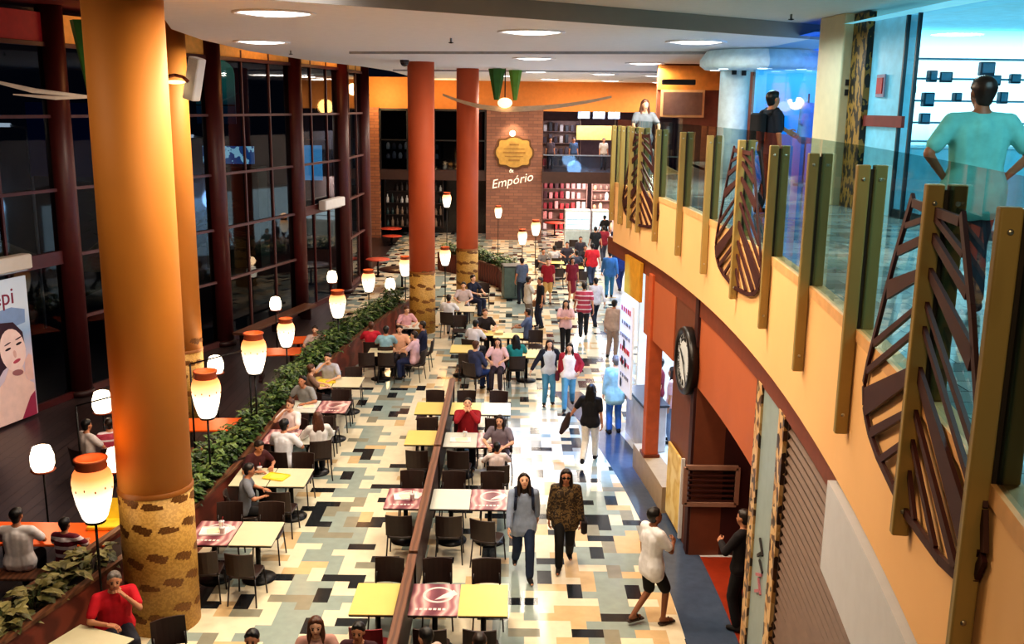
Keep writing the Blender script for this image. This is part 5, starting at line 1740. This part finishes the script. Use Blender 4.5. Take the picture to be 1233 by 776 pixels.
for px, py, rz, lb in ((553, 398, PI, 'cafe chair at the far side of the yellow table past the screen'), (562, 441, 0, 'cafe chair at the near side of the yellow table past the screen'), (636, 450, .2, 'cafe chair at the near side of the small pale table'),
                       (645, 417, PI, 'cafe chair beyond the small pale table'), (700, 338, 0, 'cafe chair in front of the far yellow table'), (672, 334, 0, 'cafe chair in front of the far pale table'), (582, 356, PI, 'cafe chair facing the far column group table'),
                       (442, 440, .1, 'cafe chair in front of the red-shirted group, planter-side one of two'), (466, 440, 0, 'cafe chair in front of the red-shirted group, walkway-side one of two'), (690, 298, 0, 'cafe chair in the farthest seating by the fridges'), (670, 300, .4, 'cafe chair in the farthest seating by the short planter')):
    p = G(px, py, .45); chair(lb, p.x, p.y, rz)
# corner table at the bottom edge with the man in red
pc = G(97, 752, .75)
uab = (G(183, 775, .75) - pc).to_2d().normalized(); vab = V((uab.y, -uab.x))
ct = table('cream', *(pc.to_2d() + uab * .43 + vab * .3225), 'cream table at the bottom corner where the grey-haired man in red sits', math.atan2(uab.y, uab.x) + PI / 2)
pch = G(203, 748, .86)
chair('cafe chair with its back against the foot of the big yellow column', pch.x + .1, pch.y - .18, R(-150))
# things on the tables
tray_m = M('tray_white', (232, 228, 226), .4, var=.02)
G_C = 'paper cups on the cafe tables'
cup0 = None


def cup(x, y, lb, z=.765):
    global cup0
    if cup0 is None:
        cup0 = thing('paper_cup', lb, 'cup', (x, y, z), 0, G_C)
        MB().lathe([(0, 0), (.032, 0), (.042, .11), (.045, .115), (.042, .115), (.03, .02), (0, .02)], 18).build('cup_body', M('cup_white', (236, 236, 236), .5), cup0)
        MB().lathe([(.046, .112), (.046, .12), (.0, .125)], 18).build('cup_lid', M('cup_lid', (210, 210, 214), .4), cup0)
        MB().tube((.01, 0, .12), (.022, .01, .19), .004).build('straw', M('straw_red', (200, 60, 60), .5), cup0)
    else: dup(cup0, (x, y, z), 1.0, lb)


def tray(x, y, rz, lb, paper=None):
    t = thing('tray', lb, 'tray', (x, y, .75), rz, 'trays on the cafe tables')
    MB().rbox((0, 0, .007), (.40, .30, .014), .03).build('tray_base', tray_m if not paper else M('tray_yellow', (240, 206, 60), .4), t)
    r = MB()
    for s in (-1, 1): r.box((s * .195, 0, .016), (.012, .28, .02)); r.box((0, s * .145, .016), (.38, .012, .02))
    r.build('tray_rim', tray_m if not paper else M('tray_yellow', (240, 206, 60), .4), t)
    MB().rbox((.02, .01, .018), (.24, .18, .006), .02, .2).build('paper_liner', M('liner', (244, 226, 190), .7) if not paper else M('liner_yellow', (250, 226, 90), .7), t)


tray(-4.52, 14.08, .1, 'white tray with a cup on the printed table by the yellow column')
cup(-4.42, 14.16, 'white paper cup on the tray next to the yellow column', .772)
cup(-4.36, 13.98, 'second white cup beside the white tray at the yellow column', .752)
tray(-4.10, 16.36, -.3, 'yellow lined tray on the cream table of the second planter row', True)
cup(-4.44, 16.55, 'white cup near the yellow tray in the second planter row', .752)
tray(-4.35, 22.5, .2, 'yellow lined tray in the fifth planter row', True)
tray(-4.4, 20.5, .1, 'pale tray in the fourth planter row beside the grey-shirted man')
tray(-.98, 18.45, 0, 'white tray in front of the man in red behind the screen')
tray(-.33, 18.45, .3, 'white tray in front of the seated child')
tray(-1.74, 15.55, .2, 'white tray on the pink printed table left of the screen')
cup(-1.62, 15.4, 'white cup on the pink printed table left of the screen', .752)
cup(-.9, 18.62, 'white cup beside the tray of the man in red', .752)
# picnic tables on the dark deck
or_m = M('picnic_orange', (240, 104, 30), .35, var=.05)


def picnic(label, x, y, L, rz, bench=True):
    t = thing('picnic_table', label, 'table', (x, y, 0), rz, 'orange picnic tables on the deck')
    MB().rbox((0, 0, .735), (L, .8, .04), .03).build('tabletop', or_m, t)
    for s in (-1, 1):
        MB().box((s * (L / 2 - .25), 0, .36), (.07, .5, .72)).box((s * (L / 2 - .25), 0, .03), (.09, .7, .06)).build('trestle', maroon_d, t)
    if bench:
        for s in (-1, 1):
            b = thing('bench', ('near' if s < 0 else 'far') + ' wooden bench of the ' + label, 'bench', (x + s * .72 * -math.sin(rz), y + s * .72 * math.cos(rz), 0), rz, 'wooden benches of the picnic tables')
            MB().rbox((0, 0, .43), (L, .34, .045), .02).build('seat', brown_wood, b)
            for q in (-1, 1): MB().box((q * (L / 2 - .3), 0, .205), (.06, .3, .41)).build('leg', maroon_d, b)
    return t


picnic('long orange picnic table left of the big yellow column', -7.15, 13.95, 2.3, 0)
p = G(250, 515, .75); picnic('orange picnic table just right of the big yellow column', p.x - .1, p.y + .2, 1.6, R(4))
p = G(350, 427, .75); picnic('orange picnic table behind the third jar lantern', p.x - .45, p.y + .3, 1.3, R(8), False)
p = G(398, 412, .75); picnic('orange picnic table near the slim maroon column', p.x - .6, p.y + .3, 1.2, R(14), False)
p = G(128, 634, .755)
t = thing('food_box', 'open yellow food box on the long orange picnic table', 'box', (p.x, p.y, .755), .1)
MB().rbox((0, 0, .03), (.5, .34, .06), .02).build('box_base', M('box_yellow', (246, 206, 50), .5), t)
X = Matrix.Translation((0, .17, .06)) @ Matrix.Rotation(R(62), 4, 'X')
MB().rbox((0, .15, 0), (.5, .32, .015), .02, X=X).build('box_lid', M('box_yellow', (246, 206, 50), .5), t)

# ------------------------------------------------------------------ people walking
strip_p = M_axis('stripes_pink', 'Z', [(0, (176, 60, 84)), (.5, (226, 206, 214)), (.75, (176, 60, 84))], freq=7)
strip_m = M_axis('stripes_maroon', 'Z', [(0, (110, 20, 44)), (.55, (226, 214, 216))], freq=8)
print_b = M_noise('print_brown_blouse', [(0, (54, 40, 26)), (.46, (110, 88, 54)), (.56, (44, 32, 24)), (.68, (140, 116, 76))], 16, .8)
DN = (40, 62, 96)
walker('woman in grey-blue top and jeans with backpack straps, walking toward the camera', 629, 694, PI + .1, h=1.70, top=(150, 164, 190), bottom=(34, 50, 80), hair='dark', long_hair=True, sleeve='long', near=True, look=(0, -.35), backpack=(26, 36, 62), phase=-1, skin='light', long_top=.10)
walker('woman in brown patterned blouse and black trousers with handbag and glasses', 679, 684, PI - .05, h=1.66, top=(90, 70, 44), top_mat=print_b, bottom=(18, 16, 18), hair='dark', sleeve='loose', near=True, glasses=True, bag=(-1, (30, 22, 24)), arms=('down', 'down'), build=1.06, skin='tan', phase=1, long_hair=True, stride=.8, long_top=.12)
walker('man in white t-shirt, black shorts and sandals beside the menu board', 781, 752, -R(62), h=1.76, stride=.72, top=(232, 232, 236), bottom=(18, 18, 20), legs='shorts', hair='black', near=True, shoe='sandal', skin='brown', arms=('down', 'phone'), phase=1, look=(-.2, -.15), long_top=.1)
walker('woman seen from behind in black top and white trousers carrying a dark coat', 709, 558, -.25, h=1.68, top=(20, 18, 22), bottom=(228, 220, 206), hair='black', long_hair=True, coat=(-1, (58, 40, 36)), arms=('wide', 'down'), phase=1, skin='tan', near=True, face=False)
walker('man in pale mint shirt and blue jeans at the glowing blue floor strip', 739, 522, .15, h=1.78, top=(160, 200, 206), bottom=(62, 112, 180), hair='grey', pose='stand', sleeve='long', skin='light', near=True, face=False, long_top=.15)
walker('girl in dark open jacket and light jeans facing the camera', 660, 488, PI + .15, h=1.64, top=(206, 214, 226), jacket=(26, 28, 44), bottom=(84, 144, 178), hair='dark', long_hair=True, pose='stand', skin='light', arms='wide')
walker('girl in red jacket over a white top and light jeans', 684, 494, PI - .1, h=1.66, top=(240, 232, 234), jacket=(168, 38, 58), bottom=(88, 146, 180), hair='dark', long_hair=True, skin='light', bag=(1, (96, 30, 50)), arms=('bagarm', 'swing'))
walker('person in dusty beige clothes leaning at the store entrance', 736, 431, -.5, h=1.70, top=(190, 168, 160), bottom=(166, 146, 140), hair='black', pose='stand', lean=.12, skin='tan', sleeve='long', face=False)
walker('man in pink and white striped shirt walking away', 702, 407, -.05, h=1.78, top=(176, 60, 84), top_mat=strip_p, bottom=(34, 34, 44), hair='dark', skin='tan', build=1.15, face=False)
walker('person in pale grey shirt and dark trousers beside the striped shirt', 716, 395, .3, h=1.68, top=(206, 200, 206), bottom=(30, 34, 52), hair='black', skin='tan', sleeve='long', face=False)
walker('girl in white and pink top and black trousers coming forward', 680, 426, PI, h=1.62, top=(236, 196, 206), bottom=(24, 22, 28), hair='dark', long_hair=True, skin='light', arms='phone')
walker('woman in a long dark red dress walking up the hall', 688, 364, PI + .3, h=1.68, top=(120, 22, 40), skirt=(120, 22, 40), hair='dark', long_hair=True, pose='stand', skin='tan')
walker('man in dark red shirt and khaki shorts facing the camera', 659, 367, PI, h=1.72, top=(146, 22, 36), bottom=(190, 150, 90), legs='shorts', hair='dark', skin='light', pose='stand')
walker('man in bright red shirt and jeans walking away down the hall', 712, 345, .1, h=1.76, top=(214, 44, 52), bottom=(56, 68, 92), hair='black', skin='tan', build=1.15, face=False)
walker('tall person in blue shirt and teal jeans at the store windows', 733, 360, -.1, h=1.86, top=(58, 104, 154), bottom=(50, 104, 130), hair='black', skin='tan', sleeve='long', face=False, build=1.1)
walker('person in navy beside the tall blue-shirted one', 746, 352, .2, h=1.84, top=(32, 48, 104), bottom=(28, 44, 90), hair='black', skin='tan', sleeve='long', face=False)
walker('person in white shirt standing with the dark-clothed one by the cabinet', 635, 394, -1.2, h=1.68, top=(206, 200, 190), bottom=(120, 112, 106), hair='dark', skin='tan', pose='stand', arms='phone')
walker('person in black holding a tan bag by the waste cabinet', 650, 395, 1.9, h=1.68, top=(26, 24, 30), bottom=(30, 36, 58), hair='dark', skin='tan', pose='stand', bag=(1, (206, 150, 110)))
walker('person in grey-blue by the end of the short planter', 628, 366, .4, h=1.70, top=(90, 100, 122), bottom=(36, 40, 54), hair='dark', pose='stand', face=False)
walker('person in dark grey walking between the far yellow tables', 698, 331, PI, h=1.66, top=(54, 50, 60), bottom=(90, 92, 104), hair='black', pose='stand')
walker('man in maroon shirt at the far end of the store windows', 726, 316, .1, h=1.72, top=(140, 34, 48), bottom=(70, 70, 84), hair='black', face=False)
walker('person in black just behind the bright red shirt', 716, 318, .2, h=1.74, top=(24, 24, 28), bottom=(34, 34, 44), hair='black', face=False)
walker('person in dark blue under the far tip of the gallery', 741, 318, -.2, h=1.78, top=(30, 40, 72), bottom=(24, 26, 40), hair='black', face=False)
walker('person in black at the lit display fridges', 727, 299, .5, h=1.7, top=(26, 24, 26), bottom=(28, 28, 34), hair='black', face=False)
# inside the stores
person('person in pale pink top inside the bright store behind the plinth', 3.5, 20.6, 1.2, 'stand', h=1.7, top=(226, 190, 200), bottom=(120, 130, 150), hair='dark', skin='tan', long_hair=True)
person('person in dark red at the store counter below the banner sign', 3.35, 21.5, 1.5, 'stand', h=1.66, top=(120, 30, 44), bottom=(50, 44, 54), hair='dark', skin='tan')
person('person in black standing in the dark shop doorway with red floor', 3.25, 12.75, .9, 'stand', h=1.76, top=(28, 22, 26), bottom=(20, 18, 22), hair='dark', skin='tan', arms=('phone', 'down'), near=True, sleeve='long')
# upper gallery
person('man in teal shirt with hands on hips seen from behind on the gallery', 3.60, 7.8, -.12, 'stand', h=1.82, top=(104, 186, 184), bottom=(30, 40, 56), hair='dark', skin='brown', arms='hips', near=True, z=GF, face=False, build=1.12, look=(.15, 0), long_top=.08)
person('man in dark t-shirt with backpack reaching forward on the gallery', 3.85, 15.2, -R(70), 'stand', h=1.82, top=(26, 36, 52), bottom=(22, 26, 38), hair='black', skin='tan', arms=('reach', 'down'), near=True, z=GF, backpack=(20, 22, 30))
person('red-haired woman in grey top leaning at the far tip of the gallery', 2.74, 21.35, PI + .15, 'stand', h=1.72, top=(104, 112, 122), bottom=(24, 84, 92), hair='brown', long_hair=True, skin='light', arms='rail', z=GF)
for px, py, yz, c, lb in ((662, 200, 3.75, (70, 60, 70), 'person in grey behind the mezzanine glass, first from the brick wall'), (690, 200, 3.75, (60, 84, 120), 'person in blue behind the mezzanine glass below the yellow board'), (726, 200, 3.75, (180, 170, 160), 'person in beige behind the mezzanine glass near the gallery tip')):
    p = GY(px, py, 55.3); person(lb, p.x, p.y, PI + .2, 'stand', h=1.72, top=c, bottom=(40, 44, 60), hair='black', skin='tan', z=3.75)

# ------------------------------------------------------------------ people sitting
sitter('grey-haired man in red polo shirt leaning on the corner table, hand at his face', 136, 699, PI + R(38), 1.24, h=1.74, top=(196, 18, 38), bottom=(40, 40, 52), hair='grey', skin='tan', near=True, arms=('chin', 'table'), lean=.16, build=1.2, look=(-.25, -.2))
chair('cafe chair under the grey-haired man in red', *(G(136, 699, 1.24) + V((math.sin(R(38)) * .08, .0, 0))).to_2d(), PI + R(38))
sitter('man in white t-shirt sitting with his back turned at the orange picnic table', 22, 624, 0.05, 1.22, h=1.76, top=(236, 230, 230), bottom=(34, 32, 40), hair='black', skin='tan', near=True, build=1.1, face=False, arms='table')
sitter('child in maroon and white striped shirt sitting at the orange picnic table', 81, 632, -.15, 1.14, h=1.5, top=(110, 20, 44), top_mat=strip_m, bottom=(30, 30, 38), hair='black', skin='tan', near=True, face=False, arms='table')
sitter('person in pale clothes sitting on the deck beside the big column', 108, 514, -.6, 1.2, h=1.68, top=(206, 196, 196), bottom=(60, 56, 66), hair='black', skin='tan')
sitter('person in light striped top on the deck, half hidden by the big column', 131, 512, .5, 1.2, h=1.66, top=(190, 170, 176), bottom=(60, 56, 66), hair='dark', skin='tan', top_mat=strip_p)
sitter('person in pale top sitting on the deck behind the planter', 379, 400, PI, 1.2, h=1.68, top=(200, 180, 176), bottom=(50, 50, 60), hair='dark', skin='light')
sitter('black-haired diner in grey at the second planter row', 297, 568, -1.3, 1.2, h=1.66, top=(120, 124, 134), bottom=(26, 26, 30), hair='black', skin='tan', arms='table', lean=.15)
sitter('diner in beige against the planter in the second row', 284, 566, -1.0, 1.2, h=1.66, top=(190, 170, 150), bottom=(30, 26, 30), hair='dark', skin='light') if 0 else None
sitter('diner in dark maroon bending low against the planter', 306, 541, -2.2, 1.12, h=1.66, top=(70, 26, 30), bottom=(26, 22, 26), hair='dark', skin='tan', lean=.3)
sitter('diner in white shirt with his back to the camera by the planter', 342, 515, -.25, 1.22, h=1.74, top=(232, 232, 240), bottom=(24, 24, 30), hair='black', skin='tan', near=True, face=False, lean=.1)
sitter('woman in white top facing the camera at the third planter row', 347, 489, PI - .5, 1.22, h=1.66, top=(240, 226, 226), bottom=(60, 40, 44), hair='brown', skin='light', near=True, arms=('table', 'chin'))
sitter('woman with long auburn hair and white sleeves at the third planter row', 382, 503, .35, 1.22, h=1.66, top=(226, 222, 220), bottom=(30, 28, 34), hair='brown', long_hair=True, skin='light', near=True, sleeve='long', face=False)
sitter('black-haired man in grey shirt bent over the fourth planter row', 367, 460, PI - .4, 1.2, h=1.74, top=(150, 150, 150), bottom=(30, 28, 34), hair='black', skin='tan', lean=.22, look=(0, -.4))
sitter('diner in brown top against the planter in the fifth row', 378, 447, -1.2, 1.18, h=1.66, top=(130, 100, 84), bottom=(40, 34, 36), hair='brown', skin='light')
sitter('man in pale grey shirt eating at the fifth planter row', 395, 433, PI - .2, 1.22, h=1.74, top=(180, 180, 192), bottom=(40, 38, 44), hair='dark', skin='light', arms=('table', 'mouth'), lean=.1)
sitter('diner in red shirt with her back turned by the planter', 447, 393, .1, 1.22, h=1.68, top=(196, 40, 60), bottom=(30, 26, 34), hair='brown', skin='tan', face=False)
sitter('diner in light blue shirt next to the red shirt', 465, 399, .05, 1.2, h=1.68, top=(150, 190, 206), bottom=(30, 30, 40), hair='black', skin='tan', face=False)
sitter('diner in orange-white top across from the light blue shirt', 481, 398, PI, 1.22, h=1.66, top=(224, 170, 140), bottom=(40, 36, 44), hair='dark', skin='light')
sitter('diner in pale pink bending forward at the white plate table', 489, 374, PI + .5, 1.2, h=1.66, top=(214, 160, 164), bottom=(46, 40, 48), hair='brown', skin='light', lean=.15)
sitter('diner in pink top at the walkway side of the planter group', 496, 405, 1.3, 1.2, h=1.66, top=(214, 176, 186), bottom=(36, 46, 84), hair='dark', skin='light')
sitter('diner in dark blue at the walkway edge of the planter group', 506, 394, 1.5, 1.2, h=1.7, top=(30, 34, 62), bottom=(32, 40, 74), hair='dark', skin='tan')
sitter('person in white with back turned by the mosaic column foot', 541, 360, -.2, 1.22, h=1.7, top=(232, 228, 230), bottom=(190, 180, 176), hair='dark', skin='tan', face=False)
sitter('man in grey-pink shirt facing the camera near the orange-red column', 558, 346, PI, 1.22, h=1.74, top=(200, 184, 186), bottom=(30, 30, 40), hair='dark', skin='light')
sitter('man in navy sitting upright right of the grey-pink shirt', 571, 337, PI + .9, 1.24, h=1.78, top=(28, 32, 52), bottom=(30, 36, 64), hair='dark', skin='light')
sitter('man in red jumper with bowed head behind the low timber screen', 563, 490, PI, 1.22, h=1.74, top=(150, 22, 36), bottom=(26, 22, 28), hair='black', skin='light', near=True, arms='mouth', sleeve='long', look=(0, -.45), build=1.15)
sitter('woman in grey at the walkway side next to the man in red', 601, 509, PI - .2, 1.2, h=1.62, top=(120, 110, 122), bottom=(30, 28, 36), hair='dark', long_hair=True, skin='light', near=True)
sitter('child with round black hair seen from behind near the walkway', 598, 539, .1, 1.08, h=1.35, top=(236, 220, 220), bottom=(60, 60, 70), hair='black', skin='tan', near=True, face=False)
sitter('woman in blue jeans sitting sideways past the end of the screen', 575, 417, -.7, 1.22, h=1.7, top=(58, 64, 96), bottom=(38, 62, 116), hair='brown', skin='light', sleeve='long', arms='lap')
sitter('woman in pale pink facing the camera in the middle group', 599, 414, PI - .1, 1.2, h=1.64, top=(226, 186, 190), bottom=(60, 50, 60), hair='dark', long_hair=True, skin='light')
sitter('woman in teal shirt seen from behind in the middle group', 621, 410, .15, 1.2, h=1.68, top=(40, 140, 140), bottom=(24, 26, 32), hair='black', long_hair=True, skin='tan', face=False)
chair('cafe chair under the teal-shirted woman', *G(619, 412, 1.2).to_2d(), .15)
sitter('brown-haired person in black behind the pale yellow tables', 585, 379, PI + .4, 1.2, h=1.68, top=(36, 26, 30), bottom=(40, 36, 44), hair='brown', skin='light')
sitter('black-haired person in white bent over a table in the middle', 571, 394, -.5, 1.14, h=1.66, top=(226, 222, 230), bottom=(40, 38, 46), hair='black', skin='tan', face=False, lean=.2)
sitter('person in grey-blue shirt sitting sideways behind the yellow tables', 633, 378, 1.3, 1.2, h=1.7, top=(96, 112, 150), bottom=(40, 44, 60), hair='dark', skin='tan')
sitter('woman with long brown hair facing up from the bottom edge', 380, 760, PI + .15, 1.2, h=1.64, top=(186, 140, 128), bottom=(60, 40, 50), hair='brown', long_hair=True, skin='light', near=True, arms='table')
chair('cafe chair behind the brown-haired woman at the bottom edge', *(G(380, 760, 1.2) + V((.05, .12, 0))).to_2d(), PI + .15, True)
sitter('black-haired person cut by the bottom edge between two red chairs', 430, 769, PI - .1, 1.16, h=1.6, top=(60, 24, 34), bottom=(30, 26, 34), hair='black', skin='tan', near=True)
chair('cafe chair behind the black-haired person at the bottom edge', *(G(432, 769, 1.16) + V((0, .12, 0))).to_2d(), PI - .1, True)
sitter('dark-haired person turning sideways, looking aside below the maroon printed table', 508, 768, .9, 1.2, h=1.64, top=(196, 170, 160), bottom=(30, 30, 40), hair='black', skin='light', near=True)
sitter('person in pale blue at the near chair of the bright yellow table', 577, 774, .1, 1.18, h=1.62, top=(150, 186, 206), bottom=(30, 30, 40), hair='dark', skin='tan', near=True, face=False)
sitter('dark-haired person barely showing at the bottom edge left of the walkway', 302, 777, PI, 1.2, h=1.66, top=(50, 40, 44), bottom=(30, 26, 34), hair='black', skin='tan', near=True)
for px, py, yaw, c, lb in ((683, 296, PI, (60, 56, 66), 'far seated person in dark grey left of the fridge aisle'), (667, 300, .3, (200, 190, 186), 'far seated person in white behind the waste cabinet'), (655, 304, PI + .5, (120, 110, 100), 'far seated person in taupe by the short planter'), (694, 306, .2, (70, 80, 100), 'far seated person in slate blue at the far yellow table'), (705, 300, PI, (40, 36, 40), 'far seated person in black right of the far yellow table')):
    sitter(lb, px, py, yaw, 1.2, h=1.68, top=c, bottom=(34, 34, 44), hair='black', skin='tan')

# every diner sits on a chair: take the nearest free one or set another under them
import re
free = [o for o in COL.objects if o.get('category') == 'chair']
for o in SITS:
    if 'orange picnic table' in o['label']: continue
    c = min(free, key=lambda q: (q.location.to_2d() - o.location.to_2d()).length)
    if (c.location.to_2d() - o.location.to_2d()).length < .62:
        free.remove(c)
        c.location = (o.location.x, o.location.y, 0); c.rotation_euler[2] = o.rotation_euler[2]
    else:
        w_ = re.split(r' (?:at|facing|bent|bending|beside|next|with|by|behind|sitting|past|across|from|in the middle|against|cut|barely|near|left of|right of|seen|looking|under|on the)\b', o['label'])[0]
        w_ = {'dark-haired person turning sideways,': 'person turned sideways at the bottom edge', 'dark-haired person': 'dark-haired person at the bottom edge', 'child': 'round-headed child near the walkway'}.get(w_, w_)
        chair('cafe chair under the ' + w_, o.location.x, o.location.y, o.rotation_euler[2])
